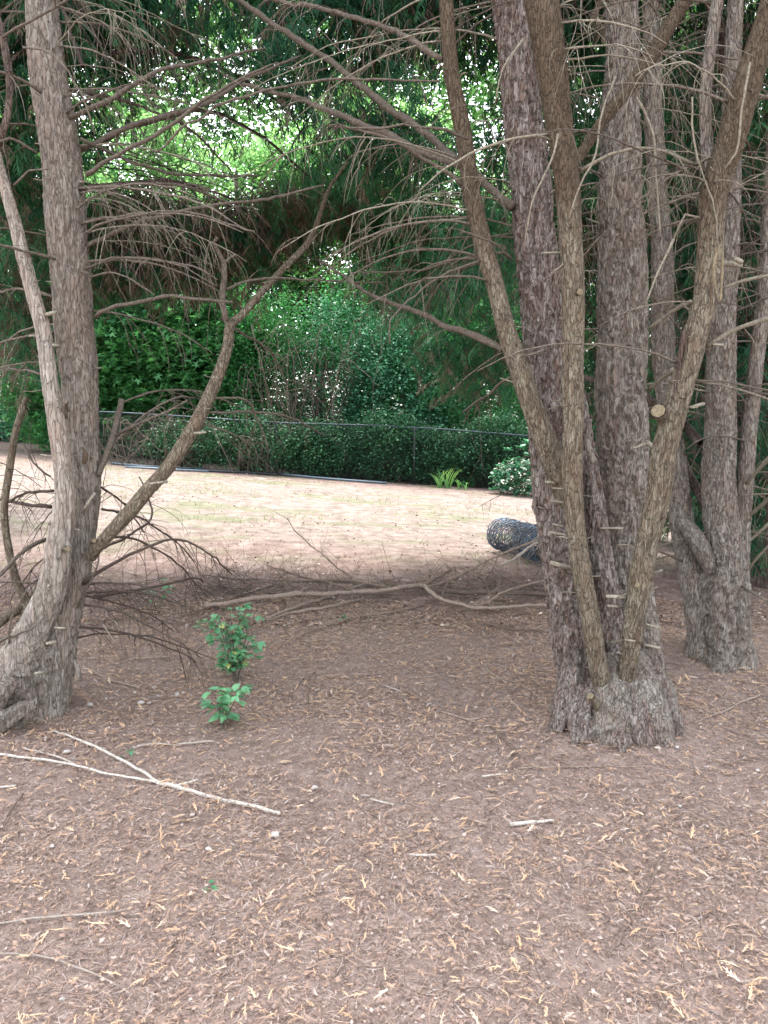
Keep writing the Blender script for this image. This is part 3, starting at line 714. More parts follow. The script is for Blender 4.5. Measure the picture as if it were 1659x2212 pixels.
# long branches of the right tree
R_BR = [
    ([(1108, 447, 19, y0 + .15), (1040, 385, 18, y0 + .25), (990, 342, 17, y0 + .35), (930, 285, 16, y0 + .5), (830, 222, 15, y0 + .7), (750, 165, 13, y0 + .85), (665, 100, 12, y0 + 1), (580, 45, 10, y0 + 1.15), (505, 0, 9, y0 + 1.3), (420, -40, 6, y0 + 1.4)], 34),
    ([(1005, 360, 16, y0 + .1), (930, 332, 15, y0 + .3), (830, 290, 14, y0 + .5), (700, 240, 11, y0 + .8), (625, 205, 9, y0 + .9), (525, 180, 7, y0 + 1.1), (480, 160, 4, y0 + 1.2)], 30),
    ([(955, 128, 12, y0 + .1), (880, 80, 11, y0 + .2), (830, 60, 10, y0 + .3), (700, 30, 9, y0 + .5), (575, 0, 8, y0 + .7), (480, -30, 5, y0 + .9)], 26),
    ([(998, 402, 8, y0 + .05), (930, 350, 7, y0), (830, 300, 6, y0 - .05), (710, 270, 4, y0 - .1)], 10),
    ([(1088, 755, 16, y0 + .02), (1005, 723, 14, y0 + .2), (950, 705, 13, y0 + .3), (905, 683, 12, y0 + .4), (830, 655, 9, y0 + .6), (740, 600, 6, y0 + .8), (690, 560, 4, y0 + 1)], 24),
    ([(1036, 563, 5, y0), (955, 603, 5, y0 - .05), (880, 653, 4, y0 - .1), (845, 693, 3.5, y0 - .12), (842, 743, 3, y0 - .12)], 4),
    ([(1125, 800, 7, y0 + .1), (1040, 860, 5, y0 + .4), (1000, 890, 4, y0 + .6)], 8),
    ([(1085, 545, 5, y0), (1010, 560, 5, y0 + .2), (900, 585, 4, y0 + .4), (760, 590, 3, y0 + .6)], 14),
    ([(1010, 300, 6, y0), (950, 282, 6, y0 - .1), (870, 277, 5, y0 - .2), (780, 276, 4, y0 - .25), (716, 270, 4, y0 - .3)], 6),
    ([(1105, 560, 6, y0 + .1), (1060, 520, 5, y0 - .1), (1000, 500, 4, y0 - .2)], 6),
]
for l_, k in R_BR: br_px(RT, l_, TWIG, k, tl=(.12, .42), droop=1.3)
# pale thick branches right side
for l_, k in [
    ([(1399, 711, 7, y0 + .2), (1450, 675, 8, y0 + .1), (1492, 650, 9, y0)], 3),
    ([(1530, 748, 9, yc), (1580, 715, 10, yc), (1660, 688, 10, yc - .05), (1750, 660, 9, yc - .1)], 6),
    ([(1555, 624, 7, yc), (1600, 607, 7, yc), (1665, 594, 7, yc - .05), (1740, 585, 6, yc - .1)], 5),
    ([(1402, 841, 9, y0 + .25), (1440, 810, 9, y0 + .1), (1455, 800, 8, y0)], 1),
    ([(1250, 372, 8, yc), (1300, 345, 7, yc - .05), (1370, 325, 6, yc - .08), (1440, 330, 5, yc - .05), (1500, 355, 8, yc)], 4),
    ([(1330, 165, 4, yc - .1), (1300, 240, 4, yc - .12), (1285, 330, 4, yc - .14), (1250, 400, 4, yc - .16), (1230, 470, 3, yc - .16)], 0),
    ([(1375, 210, 5, yc - .1), (1410, 290, 5, yc - .1), (1420, 400, 4, yc - .1), (1427, 510, 3, yc - .1)], 0),
    ([(1495, 210, 4, yc - .1), (1500, 320, 4, yc - .12), (1540, 450, 3, yc - .14), (1550, 530, 3, yc - .14)], 0),
    ([(1620, 135, 5, yc - .15), (1605, 230, 5, yc - .16), (1590, 330, 4, yc - .16), (1566, 365, 3, yc - .16)], 0),
    ([(1455, 517, 5, yc - .1), (1420, 590, 4, yc - .12), (1393, 663, 3, yc - .12)], 0),
    ([(1510, 470, 5, yc - .1), (1480, 465, 4, yc - .12), (1455, 517, 4, yc - .1)], 0),
    ([(1205, 290, 5, yc - .1), (1190, 350, 4, yc - .14), (1150, 440, 3, yc - .16), (1132, 533, 3, yc - .16)], 0),
    ([(1130, 85, 5, yc - .05), (1085, 150, 4, yc - .06), (1070, 220, 3, yc - .06)], 2),
    ([(1235, 560, 4, yc), (1190, 590, 3, yc - .05)], 2),
]: br_px(RT, l_, TWIG_L, k, tl=(.08, .25), droop=1.2, rnd=.55, wob=.006)
# random dead branches on the right tree: out from the stems with curling twigs
def dead_branches(root, stemdata, n, rs, zlo=1.7, zhi=4.2, Ls=(.5, 1.3), mat=TWIG, tw=9, xdir=None, r0=.0065, ydir=(-.7, .7), name='branch', rise=(-.05, .45), droop=1.1):
    _, p, rr = stemdata; z = p[:, 2]; idx = np.where((z > zlo) & (z < zhi))[0]
    if not len(idx): return
    for _ in range(n):
        k = rs.choice(list(idx)); sx = rs.choice([-1, 1]) if xdir is None else xdir
        d = np.array([sx * rs.uniform(.5, 1), rs.uniform(*ydir), rs.uniform(*rise)]); d /= np.linalg.norm(d)
        L = rs.uniform(*Ls); q = [p[k] + d * rr[k] * .8]; dd = d.copy()
        for i in range(6):
            dd = dd + np.array([rs.uniform(-.1, .1), rs.uniform(-.1, .1), -droop * .12 + rs.uniform(-.06, .06)]); dd /= np.linalg.norm(dd); q.append(q[-1] + dd * L / 6)
        a = r0 * rs.uniform(.7, 1.3) * (.6 + .4 * L)
        mb = MB(); branch(mb, np.array(q), a * np.array([1, .92, .84, .74, .62, .48, .3]), sides=5, twigs=tw, tl=(.08, .34), tr=.0022, droop=1.5, wob=.008, rnd=rs.uniform(.35, .9), start=.1, child=2)
        mb.build(name, mat, root)
rd = random.Random(31)
dead_branches(RT, stemD, 16, rd, 1.9, 3.6, (.4, 1.0), TWIG)
dead_branches(RT, stemE, 14, rd, 1.6, 3.6, (.4, 1.0), TWIG, rise=(-.2, .4))
dead_branches(RT, stemC, 5, rd, 2.3, 3.6, (.3, .7), TWIG_L)
dead_branches(RT, stemA, 8, rd, 2.0, 3.6, (.4, .9), TWIG, xdir=-1)
dead_branches(RT, stemB, 8, rd, 2.2, 3.6, (.4, 1.0), TWIG, ydir=(0, .8))
dead_branches(RT, stemM, 6, rd, 2.4, 4, (.4, .9), TWIG)

# ================================================================== FAR-RIGHT CYPRESS
fb = G(1550, 1440); yf = fb[1] + .12
FT = empty('cypress_tree', (fb[0], yf, hf(fb[0], yf)), 'grey cypress with several upright stems at the right edge, behind the big forked one', 'tree')
mb = MB(); zb2 = float(hf(fb[0], yf)); bx = P(1553, 1430, yf)[0]
trunk(mb, [np.array([bx, yf, zb2 - .1]), np.array([bx, yf, zb2 + .1]), np.array([bx, yf, zb2 + .4]), np.array([bx, yf + .02, zb2 + .7])], [.19, .165, .14, .10], sides=110, rough=1.8, flare=(.15, .22), flakes=150, lobes=.08)
mb.build('trunk', BARK, FT)
fG = stem(FT, [(1578, 1462, 84, yf - .06), (1568, 1337, 90, yf - .02), (1565, 1187, 86, yf), (1556, 1087, 76, yf + .02), (1554, 968, 71, yf + .04), (1556, 818, 66, yf + .06), (1562, 668, 61, yf + .08), (1570, 568, 54, yf + .1), (1577, 350, 44, yf + .15), (1583, 150, 38, yf + .2), (1590, -60, 32, yf + .25), (1600, -400, 20, yf + .3)], BARK, rough=1.3, flakes=420)
fH = stem(FT, [(1598, 1400, 50, yf - .02), (1598, 1250, 44, yf), (1602, 1150, 42, yf), (1608, 1068, 40, yf + .02), (1615, 968, 38, yf + .04), (1625, 868, 36, yf + .05), (1640, 718, 34, yf + .08), (1652, 600, 31, yf + .1), (1662, 400, 26, yf + .15), (1680, 100, 20, yf + .2)], BARK, rough=.9, flakes=160, sides=56)
fJ = stem(FT, [(1516, 1425, 52, yf), (1506, 1337, 58, yf + .03), (1494, 1237, 62, yf + .08), (1480, 1162, 58, yf + .15), (1470, 1087, 53, yf + .2), (1456, 1000, 52, yf + .25), (1442, 868, 52, yf + .3), (1433, 718, 52, yf + .35), (1430, 568, 48, yf + .4), (1420, 400, 44, yf + .45), (1410, 200, 40, yf + .5), (1404, 0, 34, yf + .55), (1395, -300, 22, yf + .6)], BARK, rough=1.1, flakes=300)
stem(FT, [(1540, 1230, 46, yf - .03), (1500, 1160, 44, yf - .01), (1470, 1120, 30, yf + .1)], BARK, name='limb', rough=.9, flakes=60, sides=48)
stem(FT, [(1525, 1090, 24, yf + .1), (1490, 1030, 24, yf + .3), (1455, 950, 22, yf + .6), (1400, 870, 18, yf + .9)], BARK_D, name='limb', rough=.5, flakes=20, sides=40)
stem(FT, [(1515, 960, 24, yf + .1), (1474, 915, 24, yf + .35), (1380, 850, 18, yf + .7), (1262, 815, 14, yf + 1.1)], BARK_D, name='limb', rough=.5, flakes=20, sides=40)
for sd, k in ((fG, 16), (fH, 16), (fJ, 12)): dead_branches(FT, sd, k, rd, .5, 4.0, (.4, 1.2), TWIG, tw=8, ydir=(-.8, .6))
for l_ in ([(1608, 1050, 9, yf), (1640, 1010, 9, yf - .1), (1700, 960, 8, yf - .2)], [(1612, 1120, 8, yf), (1650, 1085, 8, yf - .1), (1720, 1040, 7, yf - .2)], [(1600, 1260, 6, yf), (1640, 1200, 6, yf - .1), (1700, 1150, 5, yf - .2)],
           [(1598, 1265, 6, yf - .1), (1625, 1280, 6, yf - .25), (1655, 1298, 5, yf - .35)], [(1605, 1180, 7, yf), (1660, 1130, 7, yf)]):
    br_px(FT, l_, TWIG_L, 5, rnd=.3, tl=(.08, .3))

# ================================================================== LEFT CYPRESS
lb = G(75, 1555); yl = lb[1] + .1
LT = empty('cypress_tree', (lb[0], yl, hf(lb[0], yl)), 'twin-stemmed cypress at the left edge with a long branch slanting up to the right', 'tree')
zl = float(hf(lb[0], yl)); mb = MB(); bx = P(62, 1540, yl)[0]
trunk(mb, [np.array([bx, yl, zl - .12]), np.array([bx, yl, zl + .05]), np.array([bx + .02, yl, zl + .22]), np.array([bx + .08, yl + .02, zl + .42])], [.185, .165, .15, .11], sides=120, rough=1.8, flare=(.14, .2), flakes=150, lobes=.08)
mb.build('trunk', BARK_L, LT)
lT = stem(LT, [(100, 1570, 92, yl - .03), (112, 1487, 88, yl), (128, 1387, 84, yl + .02), (150, 1287, 80, yl + .04), (170, 1187, 74, yl + .06), (180, 1087, 72, yl + .08), (177, 968, 76, yl + .09), (174, 868, 80, yl + .1), (168, 768, 87, yl + .1), (160, 668, 88, yl + .1), (149, 560, 87, yl + .1), (135, 400, 87, yl + .12), (120, 250, 84, yl + .14), (103, 150, 78, yl + .16), (92, 0, 66, yl + .18), (85, -150, 56, yl + .2), (75, -450, 40, yl + .25)], BARK_L, rough=1.0, flakes=600, sides=130)
lS = stem(LT, [(-30, 1530, 110, yl - .1), (8, 1467, 96, yl - .1), (45, 1412, 86, yl - .1), (85, 1337, 76, yl - .1), (114, 1262, 69, yl - .1), (131, 1162, 62, yl - .1), (140, 1093, 54, yl - .1), (137, 1018, 47, yl - .1), (124, 918, 43, yl - .09), (108, 818, 39, yl - .08), (95, 718, 37, yl - .07), (73, 643, 35, yl - .06), (49, 555, 34, yl - .05), (32, 480, 30, yl - .04), (12, 410, 26, yl - .03), (-8, 330, 22, yl)], BARK_P, rough=.8, flakes=330, sides=72)
lV = stem(LT, [(196, 1205, 26, yl - .02), (212, 1180, 30, yl - .06), (270, 1117, 37, yl - .08), (320, 1058, 36, yl - .05), (365, 1008, 35, yl), (415, 928, 35, yl + .04), (450, 858, 33, yl + .1), (476, 798, 30, yl + .14), (492, 743, 27, yl + .18), (497, 703, 24, yl + .2), (520, 683, 20, yl + .25), (560, 638, 19, yl + .35), (610, 583, 17, yl + .5), (670, 518, 16, yl + .7), (695, 450, 13, yl + .85), (715, 400, 10, yl + 1), (752, 350, 7, yl + 1.1)], BARK_M, name='slanting_branch', rough=.6, flakes=120, sides=56)
snag(LT, lT, 16, rr_, .03, .8); snag(LT, lS, 12, rr_, .03, .9); snag(LT, lV, 26, rr_, .05, .7, (.01, .05), .003)
stubs_px(LT, [(318, 1046, 362, 1040, 6, yl - .1), (445, 934, 420, 936, 6, yl - .05), (101, 1390, 120, 1387, 9, yl - .2), (75, 1455, 95, 1452, 8, yl - .2), (140, 1357, 118, 1356, 5, yl - .2), (180, 1100, 205, 1065, 7, yl - .05), (120, 675, 98, 680, 9, yl - .1), (115, 745, 128, 748, 8, yl - .1), (248, 1388, 222, 1348, 3, yl)])
stub(LT, P(138, 1188, yl - .1), P(146, 1186, yl - .2), .012, .012)
stub(LT, P(199, 1172, yl - .0), P(203, 1168, yl - .11), .010, .010)
stub(LT, P(140, 900, yl - .05), P(142, 870, yl - .15), .014, .006, BARK_L)
# broken wood at the foot
for (a, b, c_, d, r1, r2) in ((-10, 1520, 30, 1470, .05, .035), (10, 1560, 70, 1520, .045, .03), (-20, 1570, 20, 1545, .06, .05), (60, 1545, 80, 1510, .03, .012)):
    mb = MB(); pts = [P(a, b, yl - .22), P((a + c_) / 2, (b + d) / 2 - 4, yl - .24), P(c_, d, yl - .2)]
    trunk(mb, pts, [r1, (r1 + r2) / 2, r2 * .7], sides=36, rough=1.6, flakes=24, lobes=.12)
    mb.build('broken_root', BARK_L, LT)
torn(LT, [(178, 965), (186, 985), (180, 1000)], .012, Y=yl - .02, mat=CYPDEAD, name='dead_sprig')
torn(LT, [(160, 1425), (168, 1445), (172, 1470)], .012, Y=yl - .08, mat=BARK_L)
L_BR = [
    ([(150, 252, 11, yl + .1), (240, 208, 10, yl + .1), (325, 162, 9, yl + .15), (435, 125, 7, yl + .3), (575, 105, 4, yl + .5)], 16),
    ([(165, 328, 11, yl + .2), (280, 270, 11, yl + .3), (425, 230, 10, yl + .45), (500, 188, 8, yl + .6), (550, 160, 7, yl + .7), (650, 120, 4, yl + .9)], 22),
    ([(185, 378, 9, yl + .05), (300, 310, 8, yl), (380, 262, 8, yl), (425, 228, 7, yl), (520, 175, 5, yl), (600, 135, 3, yl)], 10),
    ([(335, 330, 4, yl - .3), (450, 250, 5, yl - .3), (600, 190, 5, yl - .3), (720, 170, 5, yl - .3), (850, 165, 4, yl - .3), (950, 175, 3, yl - .3)], 3),
    ([(205, 685, 9, yl + .05), (250, 658, 8, yl), (350, 638, 8, yl), (430, 642, 7, yl), (502, 652, 5, yl)], 4),
    ([(185, 532, 10, yl + .1), (300, 485, 9, yl + .1), (415, 455, 7, yl + .2), (590, 430, 6, yl + .4), (700, 400, 4, yl + .5)], 16),
    ([(185, 502, 5, yl), (240, 476, 5, yl - .1), (400, 456, 4, yl - .2), (550, 500, 3, yl - .3)], 5),
    ([(190, 565, 5, yl), (310, 563, 5, yl - .1), (415, 578, 4, yl - .1), (470, 605, 3, yl - .1)], 5),
    ([(195, 598, 4, yl), (250, 588, 4, yl - .1), (300, 612, 3, yl - .1), (335, 638, 3, yl - .1)], 2),
    ([(5, 80, 5, yl - .5), (60, 45, 5, yl - .5), (120, 15, 5, yl - .5), (180, -10, 4, yl - .5)], 2),
    ([(50, 102, 4, yl - .3), (110, 112, 4, yl - .35), (160, 170, 4, yl - .4), (195, 250, 3, yl - .4), (205, 290, 3, yl - .4)], 1),
    ([(30, 400, 4, yl - .3), (60, 370, 4, yl - .3), (100, 365, 4, yl - .3), (135, 420, 3, yl - .3), (142, 490, 3, yl - .3)], 0),
    ([(175, 300, 8, yl + .1), (250, 330, 7, yl + .3), (400, 370, 6, yl + .6), (560, 380, 4, yl + 1)], 22),
    ([(180, 410, 8, yl + .1), (260, 398, 7, yl + .3), (380, 400, 6, yl + .5), (500, 440, 4, yl + .7)], 20),
    ([(500, 705, 6, yl + .2), (540, 735, 5, yl + .4), (590, 770, 4, yl + .7), (620, 830, 3, yl + .9)], 10),
    ([(488, 695, 13, yl + .2), (480, 640, 13, yl + .2), (481, 600, 12, yl + .2), (482, 570, 11, yl + .2), (470, 545, 8, yl + .18), (462, 525, 8, yl + .17), (469, 514, 7, yl + .15)], 2),
    ([(482, 572, 7, yl + .2), (495, 560, 6, yl + .2), (508, 550, 5, yl + .22)], 0),
    ([(490, 625, 5, yl + .2), (560, 600, 5, yl + .3), (700, 600, 4, yl + .5), (830, 610, 3, yl + .7)], 10),
    ([(213, 1027, 13, yl + .05), (245, 945, 15, yl + .15), (253, 900, 14, yl + .2), (263, 862, 12, yl + .22)], 0),
    ([(245, 945, 7, yl + .15), (300, 920, 6, yl + .1), (370, 885, 5, yl + .1), (405, 865, 4, yl + .1)], 10),
    ([(250, 955, 5, yl + .1), (310, 900, 5, yl + .2), (380, 860, 5, yl + .3), (420, 860, 4, yl + .4)], 12),
    ([(265, 870, 4, yl + .3), (340, 848, 4, yl + .4), (430, 848, 4, yl + .6), (520, 880, 3, yl + .8)], 14),
    ([(445, 890, 6, yl + .1), (560, 895, 5, yl + .3), (640, 908, 4, yl + .5), (700, 940, 3, yl + .7)], 20),
    ([(455, 862, 5, yl + .1), (530, 862, 5, yl + .2), (555, 905, 4, yl + .3), (580, 975, 3, yl + .35)], 4),
    ([(440, 915, 5, yl + .1), (500, 935, 4, yl + .2), (560, 960, 3, yl + .4)], 10),
    ([(180, 1262, 8, yl), (240, 1220, 7, yl - .02), (330, 1180, 6, yl - .05), (388, 1168, 5, yl - .05), (460, 1200, 4, yl), (500, 1240, 3, yl + .1)], 22),
    ([(200, 1290, 7, yl + .2), (330, 1265, 6, yl + .4), (420, 1245, 5, yl + .6), (440, 1258, 3, yl + .7)], 16),
    ([(100, 1165, 10, yl + .2), (60, 1185, 9, yl + .1), (0, 1240, 8, yl), (-40, 1280, 7, yl - .1)], 8),
    ([(110, 1095, 9, yl + .4), (60, 1090, 8, yl + .5), (20, 1085, 7, yl + .6), (-30, 1070, 5, yl + .7)], 22),
    ([(115, 1060, 7, yl + .3), (60, 1065, 6, yl + .4), (20, 1085, 5, yl + .5)], 14),
    ([(50, 960, 6, yl + .9), (70, 1000, 5, yl + .9), (110, 1030, 4, yl + .9)], 12),
    ([(225, 1185, 5, yl + .4), (290, 1150, 5, yl + .6), (330, 1110, 4, yl + .8), (300, 1030, 3, yl + .9)], 16),
    ([(220, 1100, 6, yl + .3), (280, 1110, 5, yl + .5), (350, 1150, 4, yl + .7), (420, 1215, 3, yl + .8)], 26),
    ([(215, 1160, 6, yl + .3), (290, 1170, 5, yl + .5), (380, 1220, 4, yl + .7), (450, 1290, 3, yl + .8)], 20),
    ([(200, 1040, 5, yl + .5), (260, 1080, 4, yl + .7), (310, 1150, 3, yl + .9)], 14),
    ([(0, 1385, 8, yl - .15), (45, 1365, 7, yl - .2), (80, 1350, 4, yl - .2)], 2),
    ([(20, 1390, 5, yl - .25), (25, 1340, 5, yl - .25), (60, 1270, 4, yl - .3)], 0),
    ([(165, 1315, 5, yl), (205, 1235, 4, yl - .05), (215, 1180, 4, yl)], 1),
    ([(120, 560, 7, yl), (50, 540, 6, yl - .1), (-30, 520, 5, yl - .2)], 10),
    ([(80, 330, 6, yl), (20, 300, 6, yl - .1), (-50, 330, 5, yl - .2)], 12),
    ([(90, 200, 7, yl), (20, 160, 6, yl - .1), (-50, 150, 5, yl - .2)], 14),
    ([(110, 640, 6, yl), (40, 620, 5, yl + .3), (-30, 640, 5, yl + .6)], 10),
    ([(105, 810, 5, yl + .2), (40, 795, 5, yl + .4), (-30, 800, 4, yl + .6)], 10),
]
for l_, k in L_BR: br_px(LT, l_, TWIG_D if (l_[0][1] > 1020 and k > 11) else TWIG, k, tl=(.1, .34), droop=1.1)
for l_, k in [
    ([(165, 330, 9, yl + 1.8), (300, 270, 9, yl + 2), (430, 240, 8, yl + 2.2), (560, 290, 6, yl + 2.4), (680, 390, 4, yl + 2.6)], 46),
    ([(180, 120, 9, yl + 1.5), (330, 110, 8, yl + 1.8), (480, 150, 7, yl + 2), (600, 220, 5, yl + 2.2), (660, 300, 3, yl + 2.4)], 46),
    ([(190, 400, 9, yl + 1.8), (300, 390, 8, yl + 2), (400, 395, 6, yl + 2.2), (500, 430, 4, yl + 2.3)], 40),
    ([(560, -20, 9, yl + 2), (620, 60, 8, yl + 2), (700, 120, 7, yl + 2), (800, 200, 5, yl + 2.2), (850, 290, 3, yl + 2.3)], 40),
    ([(180, 200, 7, yl + 1.3), (300, 230, 6, yl + 1.5), (420, 290, 5, yl + 1.7), (500, 370, 3, yl + 1.9)], 40)]:
    br_px(LT, l_, TWIG_D, k, tl=(.2, .7), droop=1.3, rnd=.3, child=3)
# small dark limb at the very left top, low side stems
stem(LT, [(-30, -30, 22, yl - .1), (2, 70, 20, yl - .1), (18, 150, 19, yl - .1), (20, 225, 18, yl - .1), (2, 300, 18, yl - .1), (-30, 350, 18, yl)], BARK_D, name='limb', rough=.4, flakes=20, sides=36)
stem(LT, [(75, 1335, 26, yl + .25), (52, 1290, 24, yl + .25), (30, 1240, 22, yl + .25), (14, 1160, 20, yl + .25), (10, 1093, 20, yl + .25), (20, 1020, 20, yl + .25), (32, 943, 19, yl + .25), (50, 880, 17, yl + .25), (58, 858, 14, yl + .25)], BARK_M, name='side_stem', rough=.5, flakes=40, sides=40)
stem(LT, [(30, 1400, 30, yl + .3), (60, 1320, 26, yl + .3), (95, 1250, 24, yl + .3), (115, 1180, 18, yl + .3)], BARK_M, name='side_stem', rough=.5, flakes=40, sides=40)
stem(LT, [(60, 1310, 20, yl + .35), (20, 1330, 22, yl + .25), (-30, 1370, 22, yl + .15)], BARK_M, name='side_stem', rough=.5, flakes=20, sides=40)
dead_branches(LT, lT, 16, rd, 1.9, 3.8, (.4, 1.2), TWIG, xdir=1, tw=10)
dead_branches(LT, lT, 8, rd, 1.6, 3.8, (.4, .9), TWIG, xdir=-1, tw=10)
dead_branches(RT, stemD, 14, rd, 2.0, 3.6, (.35, .9), TWIG_L, tw=14, r0=.0038)
dead_branches(RT, stemE, 10, rd, 2.0, 3.6, (.35, .8), TWIG_L, tw=12, r0=.0038)
dead_branches(FT, fG, 12, rd, 1.4, 4.2, (.35, .9), TWIG, tw=14, r0=.0042)
dead_branches(FT, fJ, 12, rd, 1.6, 4.2, (.35, .9), TWIG_L, tw=12, r0=.0038)
dead_branches(LT, lT, 12, rd, 2.1, 3.6, (.4, 1.1), TWIG_L, xdir=1, tw=13, r0=.004)
dead_branches(RT, stemA, 7, rd, 2.1, 3.6, (.5, 1.1), TWIG_L, xdir=-1, tw=12, r0=.004)
dead_branches(RT, stemB, 6, rd, 2.3, 3.6, (.5, 1.1), TWIG_L, xdir=-1, tw=12, r0=.004)
dead_branches(LT, lT, 6, rd, .35, 1.0, (.5, 1.0), TWIG_D, xdir=1, ydir=(.3, 1), tw=12, rise=(-.3, .2))
dead_branches(LT, lT, 6, rd, .35, 1.2, (.5, 1.0), TWIG_D, xdir=-1, ydir=(.3, 1), tw=12, rise=(-.3, .2))

# ================================================================== CROWNS (needle sprays) of the near trees
def crown(root, regions, size, rs, brown, rootpos, overhead=None, k=14, wide=1.0, mat=CYP, name='crown'):
    mb = MB(); mbb = MB(); allp = []
    for reg in regions:
        q = clump_region(*reg, rs); allp.append(q)
    if allp:
        q = np.concatenate(allp); sprays(mb, q, size, rs, brown, wide=wide); hang_branches(mbb, q, rootpos, rs, .011, k)
    if overhead is not None:  # out-of-view sprays, placed and widened so the ground falls in shade
        for (cx, cy, cz, rx, ry, rz, n, sz) in overhead:
            cc = ellipsoid_pts(n, (cx, cy, cz), (rx, ry, rz), rs, .2); sprays(mb, cc, sz, rs, .1, wide=2.2)
    mb.build(name, mat, root)
    if mbb.v: mbb.build('crown_branches', TWIG_D, root)
rs = np.random.RandomState(77)
tL = lT[1][-1]; tR = stemD[1][-1]; tF = fG[1][-1]
# (px,py,rx,ry,Y,dY,n)
crown(LT, [(220, 10, 190, 50, 5.2, .8, 950), (50, 120, 100, 180, 5.6, .9, 900), (40, 420, 90, 160, 6.5, .8, 500), (600, 120, 100, 40, 5.5, .7, 110), (300, 200, 150, 80, 5.8, .6, 45), (480, 250, 160, 110, 5.9, .6, 45)],
      .21, rs, .12, (tL[0], tL[1], 4.2), [(-2.4, 5.7, 6.8, 2.6, 2.4, 2.2, 1400, .6), (-4.5, 6, 5.5, 2, 2.3, 2.5, 500, .6)], 16)
crown(RT, [(850, 330, 120, 90, 6.2, .9, 480), (1000, 30, 180, 60, 6.0, .8, 500), (820, 10, 130, 45, 5.6, .7, 300), (1060, 420, 110, 180, 6.5, .8, 280), (1300, 200, 240, 200, 6.5, .8, 1300), (1000, 600, 140, 140, 6.3, .7, 240), (700, 250, 110, 70, 5.8, .5, 110), (830, 180, 80, 80, 5.6, .5, 81), (650, 110, 120, 50, 5.7, .5, 120), (770, 60, 140, 50, 5.9, .5, 330), (600, 20, 120, 40, 5.9, .5, 200)],
      .21, rs, .10, (tR[0], tR[1], 4.4), [(1.7, 5.7, 6.8, 2.9, 2.4, 2.2, 1600, .6), (0.2, 5.8, 6.9, 2.2, 2.0, 1.6, 900, .6)], 26)
crown(FT, [(1560, 300, 150, 330, 7.0, .9, 1000), (1620, 800, 110, 300, 7.0, .7, 700)],
      .24, rs, .2, (tF[0], tF[1], 4.0), [(4.4, 5.6, 6.2, 2.4, 2.6, 2.6, 900, .6)], 14)

# ================================================================== MIDDLE-DISTANCE CYPRESSES
def mid_tree(px, Y, w, H, label, regs, brown, mats=(BARK_D, CYP), lean=0, size=.24, over=None, k=18, n_dead=10):
    b = np.array([(px - CX) / F * Y, Y, 0.0]); b[2] = hf(b[0], b[1])
    r = empty('cypress_tree', b, label, 'tree')
    mb = MB(); pts = [b + [0, 0, -.1], b + [lean * .1, 0, 1], b + [lean * .35, 0, 2.6], b + [lean, 0, H]]
    p, rr = trunk(mb, pts, [w * 1.3, w, w * .85, w * .3], sides=40, step=.03, flare=(.2, .3), flakes=60)
    mb.build('trunk', mats[0], r)
    sd = (None, p, rr)
    dead_branches(r, sd, n_dead, rd, .4, 4.5, (.6, 1.8), TWIG_D, tw=10, r0=.009)
    crown(r, regs, size, np.random.RandomState(int(px) % 1000 + 5), brown, (b[0] + lean * .5, b[1], 3.2), over, k, mat=mats[1])
    return r
mid_tree(-260, 7.6, .13, 7, 'cypress whose drooping brown limbs hang across the left, behind the twin-stemmed tree',
         [(260, 485, 170, 50, 7.6, .7, 1200), (460, 505, 180, 55, 7.8, .7, 1350), (340, 580, 130, 40, 7.8, .5, 500), (80, 620, 80, 90, 7.4, .7, 450), (680, 430, 120, 50, 7.9, .6, 430), (520, 590, 90, 35, 7.9, .5, 120), (60, 760, 70, 60, 7.4, .6, 110)],
         .5, over=[(-4.0, 8.4, 8.6, 2.8, 2.0, 1.8, 1000, .7)], k=40, n_dead=4)  # over: unseen sprays added to keep the sun off the clay
mid_tree(1330, 8.2, .14, 8, 'dark cypress glimpsed between the stems of the big forked tree',
         [(790, 440, 130, 55, 8.2, .7, 480), (880, 530, 130, 80, 8.3, .7, 330), (1010, 500, 110, 110, 8.3, .7, 420), (1030, 780, 100, 80, 8.3, .7, 420), (900, 640, 110, 60, 8.4, .5, 200), (1300, 500, 150, 300, 8.6, .8, 1900), (1280, 850, 60, 150, 8.4, .5, 300)],
         .3, over=[(2.2, 8.6, 9.4, 3.6, 2.0, 2.0, 1300, .7), (-.8, 9.0, 9.6, 2.4, 1.8, 1.6, 700, .7)], k=44, n_dead=16)  # over: unseen sprays added, stretched past the crown to shade the clay
mid_tree(1700, 6.6, .12, 7, 'dark cypress at the right edge behind the grey upright stems, full of dead twigs',
         [(1560, 650, 130, 380, 7.4, .9, 2300), (1600, 1080, 90, 160, 7.4, .7, 700)],
         .3, k=20, n_dead=26, lean=-.2)
mid_tree(1490, 9.5, .13, 7, 'narrow dark cypress furthest back on the right side of the yard',
         [(1480, 350, 180, 300, 9.6, .9, 2000), (1480, 900, 170, 260, 9.8, .9, 2200)],
         .25, k=20, n_dead=20)
mid_tree(1590, 8.3, .09, 6, 'slim dark cypress trunk between the grey upright stems and the yard corner',
         [(1560, 1150, 110, 90, 9.0, .5, 500)], .5, k=10, n_dead=26, lean=.15)
mid_tree(-140, 10.5, .14, 7, 'dark leaning cypress at the left edge beyond the side stems',
         [(20, 560, 90, 160, 10.5, 1, 700), (40, 720, 60, 60, 10.5, 1, 120)], .2, lean=.9, k=14, n_dead=10)

